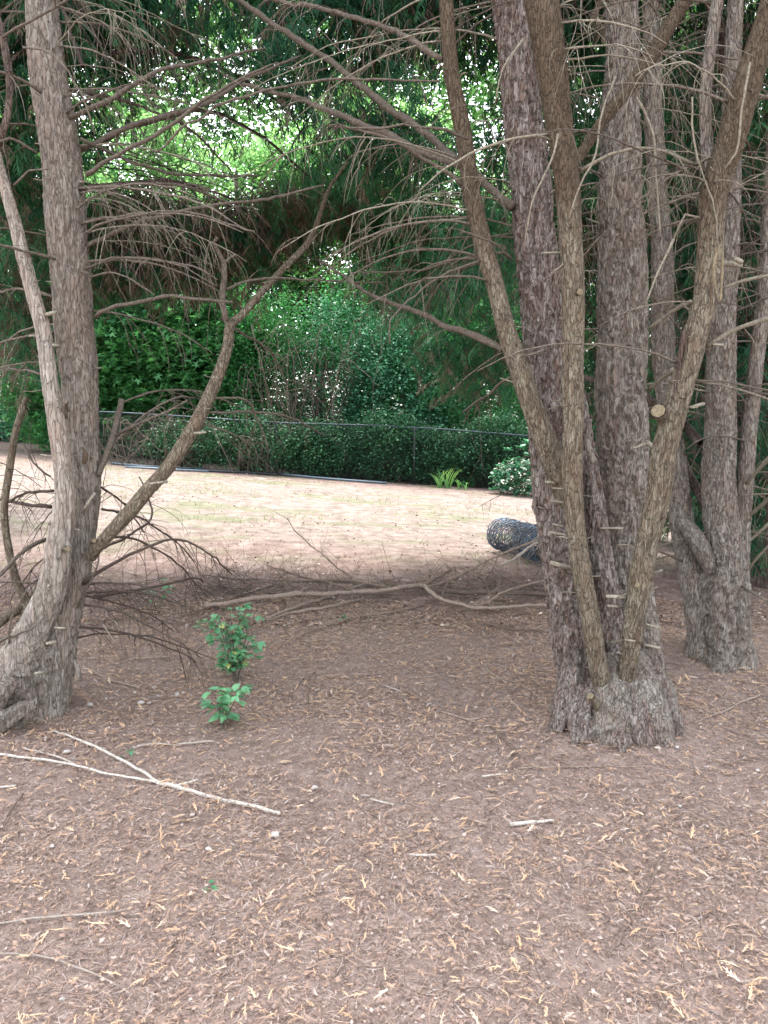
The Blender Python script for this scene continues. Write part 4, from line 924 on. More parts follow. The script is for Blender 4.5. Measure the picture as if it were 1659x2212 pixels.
# ================================================================== FENCE
FENCE_PTS = [np.array([-17., 23.6]), np.array([-9.6, 22.2]), np.array([-6.7, 17.35]), np.array([10.5, 16.9])]
def fence():
    b = FENCE_PTS[2]
    r = empty('chain_link_fence', (b[0], b[1], hf(*b)), 'low black chain link fence with a steel top rail along the back of the yard', 'fence')
    H = 1.2
    HX = lambda x: .95 + .11 * sstep(-6.5, 3, x)
    wire = MB(); rail = MB()
    for a, c_ in zip(FENCE_PTS[:-1], FENCE_PTS[1:]):
        L = np.linalg.norm(c_ - a); d = (c_ - a) / L
        n = int(L / .065)
        for i in range(-18, n):
            for sg in (1, -1):
                s0, s1 = i * .065, (i + 18) * .065
                z0, z1 = (0, H) if sg == 1 else (H, 0)
                if s1 < 0 or s0 > L: continue
                t0 = max(0, -s0 / (s1 - s0)); t1 = min(1, (L - s0) / (s1 - s0))
                q = []
                for t in (t0, t1):
                    s = s0 + (s1 - s0) * t; xy = a + d * s; q.append([xy[0], xy[1] + .004 * sg, hf(*xy) + .03 + (z0 + (z1 - z0) * t) * HX(xy[0])])
                tube(wire, np.array(q), np.array([.0022, .0022]), 3)
        for hz, rr in ((H + .03, .018),):
            m = int(L / .5) + 1; t = np.linspace(0, L, m)[:, None]; xy = a + d * t
            p = np.column_stack([xy, hf(xy[:, 0], xy[:, 1]) + hz * HX(xy[:, 0]) + .018 * np.sin(t[:, 0] * 1.1)])
            tube(rail, p, np.full(m, rr), 8)
        k = 0
    wire.build('wire_mesh', WIRE, r)
    rail.build('top_rail', RAIL, r)
    posts = [P(333, 900, 17.25), P(595, 900, 17.2), P(895, 900, 17.1), P(1180, 900, 17.05)]
    xy = [(-15.5, 23.3), (-12.5, 22.75), tuple(FENCE_PTS[1]), (-8.2, 19.8), tuple(FENCE_PTS[2])] + [(p[0], p[1]) for p in posts] + [(6.8, 17.0), (9.9, 16.92)]
    for x, y in xy:
        mb = MB(); z = hf(x, y); h_ = H * HX(x); p = np.array([[x, y - .03, z - .1], [x, y - .03, z + .6], [x, y - .03, z + h_ + .02], [x, y - .03, z + h_ + .05]])
        tube(mb, p, np.array([.021, .021, .021, .008]), 10, .5, 0, True)
        mb.build('post', WIRE, r)
fence()
# loose pipes on the ground before the fence
for (pts, w, mt, lab) in (
    ([(240, 1000), (300, 1006), (380, 1010), (440, 1013)], .025, PIPE, 'upper grey-blue pipe lying on the soil at the left of the fence foot'),
    ([(270, 1008), (340, 1012), (450, 1018)], .022, PIPE, 'shorter grey-blue pipe lying just in front of another at the left of the fence foot'),
    ([(415, 1013), (470, 1018), (520, 1020), (600, 1025)], .028, PIPE_K, 'black pipe lying along the fence foot in the middle of the lawn edge'),
    ([(590, 1022), (680, 1031), (760, 1038), (835, 1043)], .026, PIPE, 'long grey pipe lying along the fence foot nearest the strap-leaved plants')):
    g = np.array([G(a, b, .03) for a, b in pts]); p, r_ = resample(g, [w] * len(g), .3)
    mb = MB(); tube(mb, p, r_, 10, .5, 0, True); o = mb.build('pipe', mt, loc=p[0]); tag(o, lab, 'pipe', 'pipes lying along the fence')

# ================================================================== HEDGE, SHRUBS AND WOOD BEHIND
def shrub(x, y, rx, ry, h, label, mat, n, size, name='shrub', cat='shrub', r0=0., r1=1., per=26, rad=.3, tmpl=(RHOMB, RHQ), stems=8, z0=0.0, group=None, tilt=.9, smat=TWIG_D, hollow=.3, seed=1, flat=.8):
    z = float(hf(x, y)); rs = np.random.RandomState(seed * 13 + 1)
    r = empty(name, (x, y, z), label, cat, group)
    cc = ellipsoid_pts(n, (x, y, z + z0 + (h - z0) * .5), (rx, ry, (h - z0) * .52), rs, hollow); cc = cc[cc[:, 2] > z + .04]
    mb = MB(); leaf_cloud(mb, cc, per, size, rs, rad, tilt, tmpl, flat, r0, r1); mb.build('foliage', mat, r)
    mb = MB()
    for i in range(stems):
        e = cc[rs.randint(len(cc))]; a = np.array([x + rs.uniform(-.4, .4) * rx, y + rs.uniform(-.3, .3) * ry, z - .05])
        m = (a + e) / 2 + rs.randn(3) * [.1, .1, 0] + [0, 0, .1 * h]; p, q = resample([a, m, e], [.016, .011, .004], .15); tube(mb, p + rs.randn(len(p), 3) * .012, q, 5, rs.rand())
    mb.build('stems', smat, r); return r
# hedge growing through the fence
hd = [(-4.6, 'first ivy-clad hedge bush, full of bare brown twigs, left part of the fence', 1.1, TWIG), (-3.0, 'thin dark hedge bush on the fence just right of the bare twiggy one', 1.5, TWIG), (-1.5, 'dark hedge bush on the fence behind the middle fence post', 1.3, TWIG_D), (0.0, 'dark green hedge bush on the fence at the middle of the view', 1.6, TWIG_D), (1.4, 'dark green hedge bush on the fence behind the strap-leaved plants', 1.35, TWIG_D), (2.8, 'dark green hedge bush on the fence left of the white-flowered shrub', 1.75, TWIG_D), (4.3, 'dark hedge bush on the fence behind the forked tree', 1.3, TWIG_D), (6.2, 'rightmost dark hedge bush on the fence', 1.3, TWIG_D)]
for i, (x, lab, h, sm) in enumerate(hd):
    shrub(x, 17.45 - (.28 if i in (0, 1) else .0), 1.05, .42, h, lab, LEAF_H, 420 if i > 1 else 170, .055, 'hedge_bush', 'hedge', per=34, rad=.22, seed=50 + i, stems=14 if i > 1 else 60, smat=sm, hollow=.1)
shrub(-11.5, 22.6, 2.6, .5, 1.4, 'green ivy mass covering the far left stretch of fence', LEAF_B, 260, .08, 'ivy_bush', 'ivy', per=30, seed=61, r0=.3)
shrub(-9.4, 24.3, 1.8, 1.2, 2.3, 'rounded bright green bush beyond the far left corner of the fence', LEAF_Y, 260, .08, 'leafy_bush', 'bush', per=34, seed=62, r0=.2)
# understory shrubs beyond the fence
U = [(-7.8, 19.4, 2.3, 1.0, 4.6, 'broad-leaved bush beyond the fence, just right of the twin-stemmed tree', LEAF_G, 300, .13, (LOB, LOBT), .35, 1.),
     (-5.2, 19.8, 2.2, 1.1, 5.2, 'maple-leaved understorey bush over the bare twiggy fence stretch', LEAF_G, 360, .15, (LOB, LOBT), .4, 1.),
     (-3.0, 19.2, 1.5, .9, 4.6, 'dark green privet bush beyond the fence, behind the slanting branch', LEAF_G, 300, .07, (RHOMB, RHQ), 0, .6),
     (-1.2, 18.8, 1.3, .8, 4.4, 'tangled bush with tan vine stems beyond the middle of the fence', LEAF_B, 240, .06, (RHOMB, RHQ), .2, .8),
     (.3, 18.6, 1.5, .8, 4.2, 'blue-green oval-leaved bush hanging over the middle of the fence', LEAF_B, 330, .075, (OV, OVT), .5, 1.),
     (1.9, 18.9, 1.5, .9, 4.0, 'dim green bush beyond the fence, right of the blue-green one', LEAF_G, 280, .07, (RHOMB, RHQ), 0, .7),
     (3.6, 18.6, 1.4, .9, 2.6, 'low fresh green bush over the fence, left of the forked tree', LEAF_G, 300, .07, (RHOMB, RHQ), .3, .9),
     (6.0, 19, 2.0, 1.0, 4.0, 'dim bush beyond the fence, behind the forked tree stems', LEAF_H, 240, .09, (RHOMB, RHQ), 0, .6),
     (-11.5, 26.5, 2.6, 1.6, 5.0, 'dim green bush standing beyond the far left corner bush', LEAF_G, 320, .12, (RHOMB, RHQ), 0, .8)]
for i, (x, y, rx, ry, h, lab, mt, n, sz, tm, r0, r1) in enumerate(U):
    shrub(x, y, rx, ry, h, lab, mt, int(n * 2.2), sz, 'understorey_bush', 'bush', per=32, rad=.34, tmpl=tm, r0=r0, r1=r1, seed=80 + i, stems=16 if i != 3 else 46, smat=TWIG if i in (3, 4) else TWIG_D, tilt=.6, hollow=.45)

# bare tan vines tangled over the bushes
def vines(x0, x1, y, n, h, label, seed):
    z = float(hf((x0 + x1) / 2, y)); rs = random.Random(seed); mb = MB(); c_ = np.array([(x0 + x1) / 2, y, z])
    for i in range(n):
        b = np.array([rs.uniform(x0, x1), y + rs.uniform(-.3, .4), z - .05]); H = h * rs.uniform(.6, 1.1)
        e = b + [rs.gauss(0, .5), rs.gauss(0, .2), H]; m = (b + e) / 2 + [rs.gauss(0, .18), 0, .1]
        p, q = resample([b, m, e, e + [rs.gauss(0, .5), -.2, -rs.uniform(.3, 1)]], [.016 * rs.uniform(.5, 1.2), .011, .008, .004], .12); p = p + RS.randn(len(p), 3) * .012
        tube(mb, p, q, 4, rs.uniform(.2, .9))
        for _ in range(5):
            k = rs.randrange(len(p) // 3, len(p)); twig(mb, p[k], (rs.uniform(-1, 1), rs.uniform(-.5, .2), rs.uniform(-.8, .3)), rs.uniform(.3, .9), .005, .8, .6, 6, 3, rs.uniform(.2, .9), rs, 1)
    o = mb.build('bare_vines', TWIG, loc=c_); tag(o, label, 'vines')
vines(-2.7, -1.2, 17.95, 34, 3.3, 'tangle of bare tan vine stems climbing behind the middle of the fence', 3)
vines(-6.4, -4.2, 17.1, 30, 1.3, 'low thicket of bare brown stems against the left part of the fence', 4)
vines(3.0, 4.4, 18.0, 10, 3.0, 'few bare brown stems rising behind the white-flowered shrub', 5)
# deciduous trees beyond the fence
def broad_tree(x, y, H, cr, label, mat, seed, n=420, size=.12, tr=.13, r0=0, r1=1, lowest=.25, tmpl=(RHOMB, RHQ), per=38):
    z = float(hf(x, min(y, 25))); rs = np.random.RandomState(seed)
    r = empty('broadleaf_tree', (x, y, z), label, 'tree')
    mb = MB(); lx = rs.uniform(-.6, .6)
    p, q = resample([(x, y, z - .2), (x + lx * .3, y, z + H * .3), (x + lx, y, z + H * .65), (x + lx * 1.2, y, z + H * .95)], [tr * 1.3, tr, tr * .6, tr * .15], .25); tube(mb, p, q, 12, .4, 0, False, .06 * q[:, None] * rs.randn(len(p), 12))
    cl = []
    for i in range(9):
        k = rs.uniform(lowest, .9); j = int(k * (len(p) - 1)); an = rs.rand() * 2 * pi; L = cr * rs.uniform(.5, 1) * (1.15 - .6 * k)
        e = p[j] + np.array([cos(an) * L, sin(an) * L * .8, rs.uniform(.2, 1.6)]); m = (p[j] + e) / 2 + [0, 0, -.2]
        pp, qq = resample([p[j], m, e], [q[j] * .5, q[j] * .35, .01], .2); tube(mb, pp, qq, 6, rs.rand())
        cl.append(ellipsoid_pts(n // 12, e, (cr * .42, cr * .42, H * .09), rs, .1))
    mb.build('trunk', BARK_D, r)
    cl.append(ellipsoid_pts(n // 4, (x + lx, y, z + H * .6), (cr, cr * .8, H * .36), rs, .5))
    mb = MB(); leaf_cloud(mb, np.concatenate(cl), per, size, rs, .5, .55, tmpl, .5, r0, r1); mb.build('crown', mat, r)
    return r
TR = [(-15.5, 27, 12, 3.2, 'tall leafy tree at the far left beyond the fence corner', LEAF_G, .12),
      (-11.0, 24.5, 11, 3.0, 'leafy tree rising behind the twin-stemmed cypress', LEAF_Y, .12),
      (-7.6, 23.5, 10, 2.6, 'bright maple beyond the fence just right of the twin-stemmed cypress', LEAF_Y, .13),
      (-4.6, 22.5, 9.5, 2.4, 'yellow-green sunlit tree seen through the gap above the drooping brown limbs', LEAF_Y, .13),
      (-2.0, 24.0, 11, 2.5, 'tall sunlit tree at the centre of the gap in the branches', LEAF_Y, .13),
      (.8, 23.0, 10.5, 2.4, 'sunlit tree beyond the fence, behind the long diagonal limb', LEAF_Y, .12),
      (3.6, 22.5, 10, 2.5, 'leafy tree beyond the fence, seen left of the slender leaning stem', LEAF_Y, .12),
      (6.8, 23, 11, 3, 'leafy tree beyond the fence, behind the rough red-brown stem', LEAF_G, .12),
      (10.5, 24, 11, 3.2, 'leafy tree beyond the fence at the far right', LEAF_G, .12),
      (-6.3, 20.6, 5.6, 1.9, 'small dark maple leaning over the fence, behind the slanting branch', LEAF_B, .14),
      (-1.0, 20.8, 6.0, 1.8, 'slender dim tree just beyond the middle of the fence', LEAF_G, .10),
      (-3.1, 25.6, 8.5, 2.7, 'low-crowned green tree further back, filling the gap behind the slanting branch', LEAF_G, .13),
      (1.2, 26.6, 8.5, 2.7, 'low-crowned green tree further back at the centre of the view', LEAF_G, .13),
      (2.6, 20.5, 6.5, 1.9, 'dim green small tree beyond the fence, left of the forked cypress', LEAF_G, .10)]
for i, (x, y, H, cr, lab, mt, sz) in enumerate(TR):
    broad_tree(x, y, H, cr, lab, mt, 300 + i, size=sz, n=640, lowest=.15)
# far wood as one mass
mb = MB(); rs = np.random.RandomState(9)
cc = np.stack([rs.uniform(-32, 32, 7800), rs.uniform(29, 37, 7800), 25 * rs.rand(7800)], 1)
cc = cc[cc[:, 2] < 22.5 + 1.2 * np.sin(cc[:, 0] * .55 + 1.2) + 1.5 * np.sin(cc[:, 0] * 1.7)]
low = cc[:, 2] < 9 + rs.randn(len(cc)) * 1.5  # split by height: lower leaves darker, sunlight put into the upper leaves' colour
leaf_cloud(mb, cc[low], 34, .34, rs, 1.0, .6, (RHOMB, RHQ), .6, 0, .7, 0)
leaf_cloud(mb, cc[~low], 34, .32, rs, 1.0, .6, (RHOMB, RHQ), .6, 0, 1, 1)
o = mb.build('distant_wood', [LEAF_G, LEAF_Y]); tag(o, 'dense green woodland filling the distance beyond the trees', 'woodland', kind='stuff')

# ================================================================== WHITE-FLOWERED SHRUB + STRAP LEAVES
def flower_shrub():
    g = G(1125, 1062); x, y = 2.95, 16.15; z = float(hf(x, y)); rs = np.random.RandomState(5)
    r = empty('flowering_shrub', (x, y, z), 'leafy shrub dotted with small white flowers in front of the fence beside the forked tree', 'shrub')
    mb = MB(); n = 620
    c_ = ellipsoid_pts(n, (x, y, z + .38), (.62, .5, .42), rs, .6); c_ = c_[c_[:, 2] > z]; n = len(c_)
    A, B, N = rot_basis(n, .6, rs); scatter(mb, OV * [1, 1.3, 1], OVT, c_, A, B, N, .09 + .06 * rs.rand(n), .2 + .65 * rs.rand(n))
    for (dx, dz, s) in ((.0, 1.02, .17), (.22, 1.1, .18), (-.32, .98, .14), (-.28, .72, .14), (.4, 1.0, .16), (.12, .86, .15), (-.1, .8, .13), (.35, .8, .14), (-.6, .12, .13), (.1, 1.15, .14)):
        m = 9; an = np.arange(m) / m * 2 * pi + rs.rand(); el = rs.uniform(.1, .8, m)
        A = np.stack([np.cos(an) * np.cos(el), np.sin(an) * np.cos(el), np.sin(el)], 1); B = np.stack([-np.sin(an), np.cos(an), 0 * an], 1); N = np.cross(A, B)
        C = np.tile([x + dx, y - .15 - .1 * rs.rand(), z + dz], (m, 1)); scatter(mb, OV * [1, 1.2, 1], OVT, C, A, B, N, s * (.8 + .4 * rs.rand(m)), .5 + .35 * rs.rand(m))
    mb.build('foliage', LEAF_B, r)
    mb = MB(); n = 150; u = rs.rand(n) * 2 - 1
    C = ellipsoid_pts(n, (x, y - .06, z + .4), (.6, .5, .36), rs, .97); C = C[(C[:, 1] < y + .1) & (C[:, 2] > z + .1)]; C = np.repeat(C, 4, axis=0) + rs.randn(len(C) * 4, 3) * .025; n = len(C)
    A, B, N = rot_basis(n, 1.0, rs); scatter(mb, RHOMB * [1, 1.5, 1], RHQ, C, A, B, N, .035 + .015 * rs.rand(n), rs.rand(n)); mb.build('flowers', PETAL, r)
    mb = MB()
    for i in range(22):
        e = np.array([x + rs.uniform(-.5, .5), y + rs.uniform(-.3, .2), z + rs.uniform(.3, 1.05)]); p, q = resample([(x + rs.uniform(-.15, .15), y, z - .03), ((x + e[0]) / 2, y, z + .3), e], [.01, .007, .003], .08); tube(mb, p, q, 5, .5)
    mb.build('stems', TWIG, r)
flower_shrub()
def strap_plant(px, py, n, L, label, r0, arch):
    g = G(px, py); z = float(hf(g[0], g[1])); rs = random.Random(int(px)); r = MB()
    for i in range(n):
        an = rs.uniform(0, 2 * pi); b = np.array([g[0] + rs.uniform(-.16, .16), g[1] + rs.uniform(-.08, .08), z]); d = np.array([cos(an) * rs.uniform(.1, .45), sin(an) * .3, 1.0]); p = [b]; l = L * rs.uniform(.6, 1.1)
        for k in range(7): d = d / np.linalg.norm(d); p.append(p[-1] + d * l / 7); d = d + np.array([cos(an) * .1, sin(an) * .05, -arch * (k / 6) ** 1.5])
        p = np.array(p); sd = np.array([-sin(an) * .6 + .4, .3, 0]); sd /= np.linalg.norm(sd); w = .014 * np.array([.8, 1, 1, .95, .85, .7, .45, .1])
        V = np.vstack([p + sd * w[:, None], p - sd * w[:, None]]); r.add(V, [[k, k + 1, 9 + k, 8 + k] for k in range(7)], None, r0 + rs.uniform(0, .3))
    o = r.build('strap_leaved_plant', STRAP, loc=(g[0], g[1], z)); tag(o, label, 'plant')
STRAP = leaf_mat('strap_leaf', [(0, (.05, .17, .06)), (.5, (.09, .26, .09)), (1, (.26, .42, .18))], [(0, (.1, .3, .05)), (1, (.4, .6, .15))], .4, .45, .4)
strap_plant(960, 1054, 30, .52, 'upright bright green strap-leaved clump at the hedge foot', .45, .3)
strap_plant(1012, 1052, 18, .5, 'low darker strap-leaved clump with arching leaves, left of the white-flowered shrub', .0, .9)
strap_plant(1000, 1058, 9, .35, 'small sprawling strap-leaved tuft between two larger clumps', .2, 1.1)

# ================================================================== ROLL OF CHAIN LINK
def wire_roll():
    a = G(1085, 1190); b_ = G(1300, 1262)
    R = .19
    d = np.array([b_[0] - a[0], b_[1] - a[1], 0]); d /= np.linalg.norm(d); L = 1.15
    c0 = np.array([a[0] - .01, a[1] + .05, 0]); c0[2] = hf(c0[0], c0[1]) + R
    c1 = c0 + d * L; c1[2] = hf(c1[0], c1[1]) + R; d = (c1 - c0) / np.linalg.norm(c1 - c0)
    up = np.array([0, 0, 1.]); s = np.cross(d, up); s /= np.linalg.norm(s); up = np.cross(s, d)
    r = empty('wire_fence_roll', (c0[0], c0[1], hf(c0[0], c0[1])), 'roll of black chain link mesh lying on the bare soil left of the forked tree', 'wire roll')
    rs = np.random.RandomState(2); 
    for part, (ra, nm) in enumerate((((.19,), 'outer_coil'), ((.168, .13), 'inner_coil'))):
        mb = MB()
        for R0 in ra:
            nz = 19 if R0 > .18 else 34
            for i in range(nz):
                m = 46; t = np.arange(m + 1); an = t / m * 2 * pi + i * .01 + R0 * 40
                off = (i + .5) / nz * L + ((t + i) % 2) * (L / nz) * .42 - L / nz * .2
                rr = R0 + .004 * np.sin(an * 3 + i) + .004 * rs.randn(m + 1) + .012 * np.sin(off * 7) * np.sin(an)
                sag = 1 - .10 * (np.cos(an) < -.5)
                p = c0 + off[:, None] * d + (rr * sag * np.cos(an))[:, None] * up + (rr * np.sin(an) * 1.03)[:, None] * s
                tube(mb, p, np.full(m + 1, .0058 if R0 > .18 else .0032), 4)
        mb.build(nm, ROLLW if part == 0 else WIRE, r)
    # tie wires
    mb = MB()
    for o_ in (.25, .8):
        an = np.linspace(0, 2 * pi, 30); p = c0 + d * o_ + (.197 * np.cos(an))[:, None] * up + (.2 * np.sin(an))[:, None] * s; tube(mb, p, np.full(30, .004), 4)
    mb.build('tie_wire', WIRE, r)
    # grass and twigs tangled over it
    g = MB(); 
    for i in range(90):
        o_ = rs.uniform(.45, 1.1); an = rs.uniform(-1.5, 1.5); b = c0 + d * o_ + .2 * (cos(an) * up + sin(an) * s) ; b[1] -= .05
        twig(g, b, (rs.uniform(-1, 1), rs.uniform(-.6, .1), rs.uniform(-.6, .5)), rs.uniform(.12, .35), .0022, .8, 1.2, 7, 3, rs.uniform(.2, .9))
    o = g.build('twig_tangle', TWIG, loc=c0); tag(o, 'tangle of thin dead twigs draped over the chain link roll', 'twigs')
wire_roll()

# ================================================================== FALLEN BRANCHES
def fallen(lst, label, mat=STICKB, twigs=6, rnd=.6, name='fallen_branch', cat='branch', group='fallen branches lying across the yard', lift=.02, forks=(), tl=(.1, .35), up=.35, droop=.1, lifts=None, wob=.01, sides=8, child=1):
    mb = MB(); 
    def one(ls, tw):
        g = []; r = []
        for i, (a, b, w) in enumerate(ls):
            lf = lift if lifts is None else lifts[min(i, len(lifts) - 1)]
            q = G(a, b, lf); g.append(q); r.append(w / 2 / F * q[1] * 1.05)
        branch(mb, np.array(g), np.array(r), sides=sides, step=.03, twigs=tw, tl=tl, tr=.0028, droop=droop, wob=wob, rnd=rnd, up=up, child=child); return g[0]
    o0 = one(lst, twigs)
    for f_ in forks: one(f_, max(0, twigs // 2))
    o = mb.build(name, mat, loc=o0); tag(o, label, cat, group); return o
fallen([(440, 1309, 10), (515, 1302, 10), (590, 1294, 10), (740, 1287, 10), (840, 1282, 9), (915, 1272, 9), (935, 1282, 9), (955, 1297, 8), (1000, 1308, 8), (1040, 1314, 8), (1120, 1311, 7), (1200, 1309, 6)], 'longest grey-tan fallen branch, kinked near its middle, crossing behind the seedling', STICKB, 22, .75, up=.7, lift=.05)
fallen([(440, 1243, 4), (520, 1249, 5), (630, 1254, 6), (740, 1254, 7), (790, 1262, 7), (845, 1271, 7)], 'reddish fallen branch lying just behind the longest one, left half', STICKB, 22, .35, up=.6)
fallen([(415, 1326, 3), (460, 1305, 4), (515, 1284, 5), (570, 1268, 5), (632, 1253, 4)], 'thin fallen branch slanting up from the left end of the longest one', STICKB, 5, .6)
fallen([(556, 1346, 4), (600, 1325, 6), (655, 1307, 6), (720, 1285, 6), (787, 1262, 5)], 'fallen branch slanting up to the right from just behind the seedling top', STICKB, 8, .7)
fallen([(575, 1340, 4), (640, 1322, 6), (700, 1314, 6), (765, 1299, 5), (785, 1292, 4)], 'slim fallen branch lying parallel in front of the longest one', STICKB, 5, .7)
fallen([(640, 1378, 5), (700, 1350, 6), (765, 1332, 5), (850, 1322, 5), (918, 1303, 4)], 'frontmost thin fallen branch below the kink of the longest one', STICKB, 5, .45, forks=[[(800, 1330, 3), (795, 1345, 3), (780, 1362, 2)]])
fallen([(910, 1270, 9), (935, 1252, 9), (972, 1232, 8)], 'short thick broken fallen piece pointing up right at the kink', STICKB, 2, .25, lifts=[.03, .08, .12])
fallen([(918, 1272, 6), (990, 1240, 6), (1060, 1204, 5), (1120, 1180, 5), (1172, 1164, 5)], 'long thin fallen branch rising to the right across the wire roll', STICKB, 26, .5, lifts=[.03, .12, .22, .3, .36], up=-.2, droop=1.2, tl=(.12, .4), child=2)
fallen([(940, 1276, 8), (1020, 1280, 9), (1100, 1279, 9), (1200, 1283, 9)], 'dark thick fallen branch lying level behind the kinked one, right half', STICKB, 16, .12, up=.6)
fallen([(1020, 1313, 5), (1060, 1298, 6), (1090, 1282, 6), (1150, 1264, 5), (1205, 1244, 5)], 'fallen branch slanting up right to the foot of the forked tree', STICKB, 16, .5, lifts=[.02, .06, .1, .16, .2], up=.6)
fallen([(1025, 1337, 4), (1060, 1350, 5), (1120, 1362, 5), (1215, 1368, 4)], 'purplish thin fallen branch in front of all the others, right side', STICKB, 5, .1)
fallen([(760, 1248, 4), (705, 1207, 3), (660, 1168, 2.5), (635, 1142, 2), (620, 1119, 1.5)], 'upturned forked twig standing highest out of the brush pile', STICKB, 12, .3, lifts=[.04, .18, .3, .42, .52], tl=(.1, .3), up=.6)
fallen([(575, 1220, 3), (640, 1238, 3), (700, 1256, 4), (740, 1270, 4)], 'thin dark twig lying at the left rear of the brush pile', STICKB, 14, .2, up=.8)
fallen([(1195, 1155, 5), (1150, 1180, 6), (1110, 1205, 6), (1080, 1222, 5)], 'pale snapped branch propped on the wire roll', STICK, 5, .4, lifts=[.55, .4, .3, .22], up=0)
# brush: many fine twigs among the pile (one uncountable mass)
mb = MB(); rb_ = random.Random(8)
for i in range(560):
    px = rb_.uniform(430, 1210); g = G(px, rb_.gauss(1275, 16), .01); d = (rb_.uniform(-1, 1), rb_.uniform(-.5, .5), rb_.choice([rb_.uniform(-.05, .12), rb_.uniform(-.05, .2), rb_.uniform(.2, 1.3)]))
    twig(mb, g, d, rb_.uniform(.12, .5), .0026, .1, .5, 6, 3, rb_.uniform(.15, .95), rb_, rb_.randint(0, 2))
for i in range(180):
    px = rb_.uniform(150, 560); g = G(px, rb_.gauss(1290, 35), .01); d = (rb_.uniform(-1, 1), rb_.uniform(-.5, .5), rb_.uniform(-.02, .5))
    twig(mb, g, d, rb_.uniform(.12, .5), .0030, .3, .5, 6, 3, rb_.uniform(0, .6), rb_, 1)
o = mb.build('brushwood', TWIG); tag(o, 'mass of fine bare twigs tangled among the fallen branches', 'brushwood', kind='stuff')

mb = MB()
for i in range(900):
    y = 1.4 + 4.8 * rb_.random() ** .8; x = rb_.uniform(-1, 1) * (.58 * y + .3); z = float(hf(x, y)) + .010 + .006 * rb_.random()
    an = rb_.uniform(0, 2 * pi); L = rb_.choice([.04, .06, .09, .14, .22]) * rb_.uniform(.7, 1.3); p = [np.array([x, y, z])]
    for k in range(5): an += rb_.gauss(0, .18); p.append(p[-1] + np.array([cos(an), sin(an), rb_.gauss(0, .03)]) * L / 5)
    tube(mb, np.array(p), rb_.uniform(.0009, .0022) * np.linspace(1, .5, 6), 3, rb_.uniform(.1, .75))
o = mb.build('twig_litter', STICKB); tag(o, 'countless short thin twigs strewn through the needle litter', 'twig litter', kind='stuff')
# foreground sticks
fk = dict(name='stick', cat='stick', group='sticks lying on the needle litter', twigs=0, lift=.012, wob=.006)
fallen([(605, 1757, 8), (555, 1746, 9), (500, 1732, 9), (425, 1712, 10), (340, 1690, 9)], 'largest whitish stick, forked in two, pointing right in the left foreground', STICK, rnd=1.0, forks=[[(342, 1690, 8), (300, 1665, 6), (250, 1640, 6), (185, 1605, 5), (115, 1578, 4)], [(340, 1690, 6), (250, 1677, 5), (165, 1655, 5), (80, 1640, 6), (-20, 1627, 6)], [(165, 1652, 4), (120, 1633, 4), (50, 1615, 3)]], **fk)
fallen([(-10, 1996, 4), (100, 1980, 5), (200, 1971, 5), (262, 1968, 3)], 'thin pale stick reaching in from the left edge of the foreground', STICK, rnd=.5, **fk)
fallen([(-10, 2060, 4), (60, 2063, 4), (115, 2070, 5), (200, 2102, 5), (256, 2130, 4)], 'thin bent stick at the lower left, nearest the camera', STICK, rnd=.25, **fk)
fallen([(1430, 1850, 6), (1415, 1890, 6), (1400, 1920, 6), (1360, 1987, 5), (1335, 2035, 4), (1312, 2064, 3)], 'dark thin stick with one pale fork at the lower right', STICKB, rnd=.25, forks=[[(1402, 1922, 4), (1440, 1911, 4), (1482, 1897, 3)]], **fk)
fallen([(1102, 1781, 9), (1145, 1777, 9), (1196, 1772, 6)], 'short stout whitish stick in the middle right foreground', STICK, rnd=1., **fk)
fallen([(885, 1846, 5), (945, 1846, 5)], 'short straight white twig in the middle foreground', STICK, rnd=1., **fk)
fallen([(1040, 1678, 5), (1060, 1673, 4), (1098, 1672, 3)], 'short white twig with a thick end below the forked tree foot', STICK, rnd=.9, **fk)
fallen([(295, 1612, 4), (335, 1606, 5), (375, 1607, 5), (462, 1601, 4)], 'pale bent twig lying right of the twin-stemmed tree foot', STICK, rnd=.6, **fk)
fallen([(240, 1434, 4), (290, 1425, 4), (365, 1419, 4)], 'thin tan twig behind the white pebbles, upper one', STICKB, rnd=.9, **fk)
fallen([(180, 1440, 4), (240, 1468, 4), (305, 1486, 5)], 'thin tan twig behind the white pebbles, reaching the tree', STICKB, rnd=.9, **fk)
fallen([(230, 1330, 3), (290, 1370, 3), (350, 1400, 3)], 'slender twig leaning down behind the twin-stemmed tree', STICKB, rnd=.7, **fk)
fallen([(1040, 1432, 3), (1060, 1452, 4), (1096, 1475, 4)], 'grey twig slanting down, left of the forked tree', STICKB, rnd=.95, **fk)
fallen([(862, 1484, 7), (890, 1498, 8), (926, 1521, 6)], 'thick dark stick lying in the mid ground right of the small seedling', STICKB, rnd=.3, **fk)
fallen([(828, 1480, 3), (865, 1493, 4)], 'tiny pale twig touching the thick dark stick', STICK, rnd=.5, **fk)
fallen([(618, 1522, 3), (630, 1490, 4), (655, 1465, 4), (682, 1450, 3)], 'curved brown twig right of the seedlings, left one', STICKB, rnd=.5, **fk)
fallen([(668, 1545, 3), (665, 1510, 3), (672, 1480, 3), (685, 1460, 2)], 'nearly straight brown twig beside the curved one', STICKB, rnd=.4, **fk)
fallen([(1055, 1563, 3), (1090, 1600, 4), (1125, 1637, 4)], 'dark twig slanting toward the foot of the forked tree', STICKB, rnd=.1, **fk)
fallen([(945, 1535, 4), (985, 1545, 4), (1030, 1560, 4)], 'tan twig level with the forked tree foot, to its left', STICKB, rnd=.8, **fk)
fallen([(1120, 1660, 3), (1200, 1656, 4), (1290, 1655, 3), (1385, 1657, 3)], 'long thin twig just below the forked tree foot', STICKB, rnd=.6, **fk)
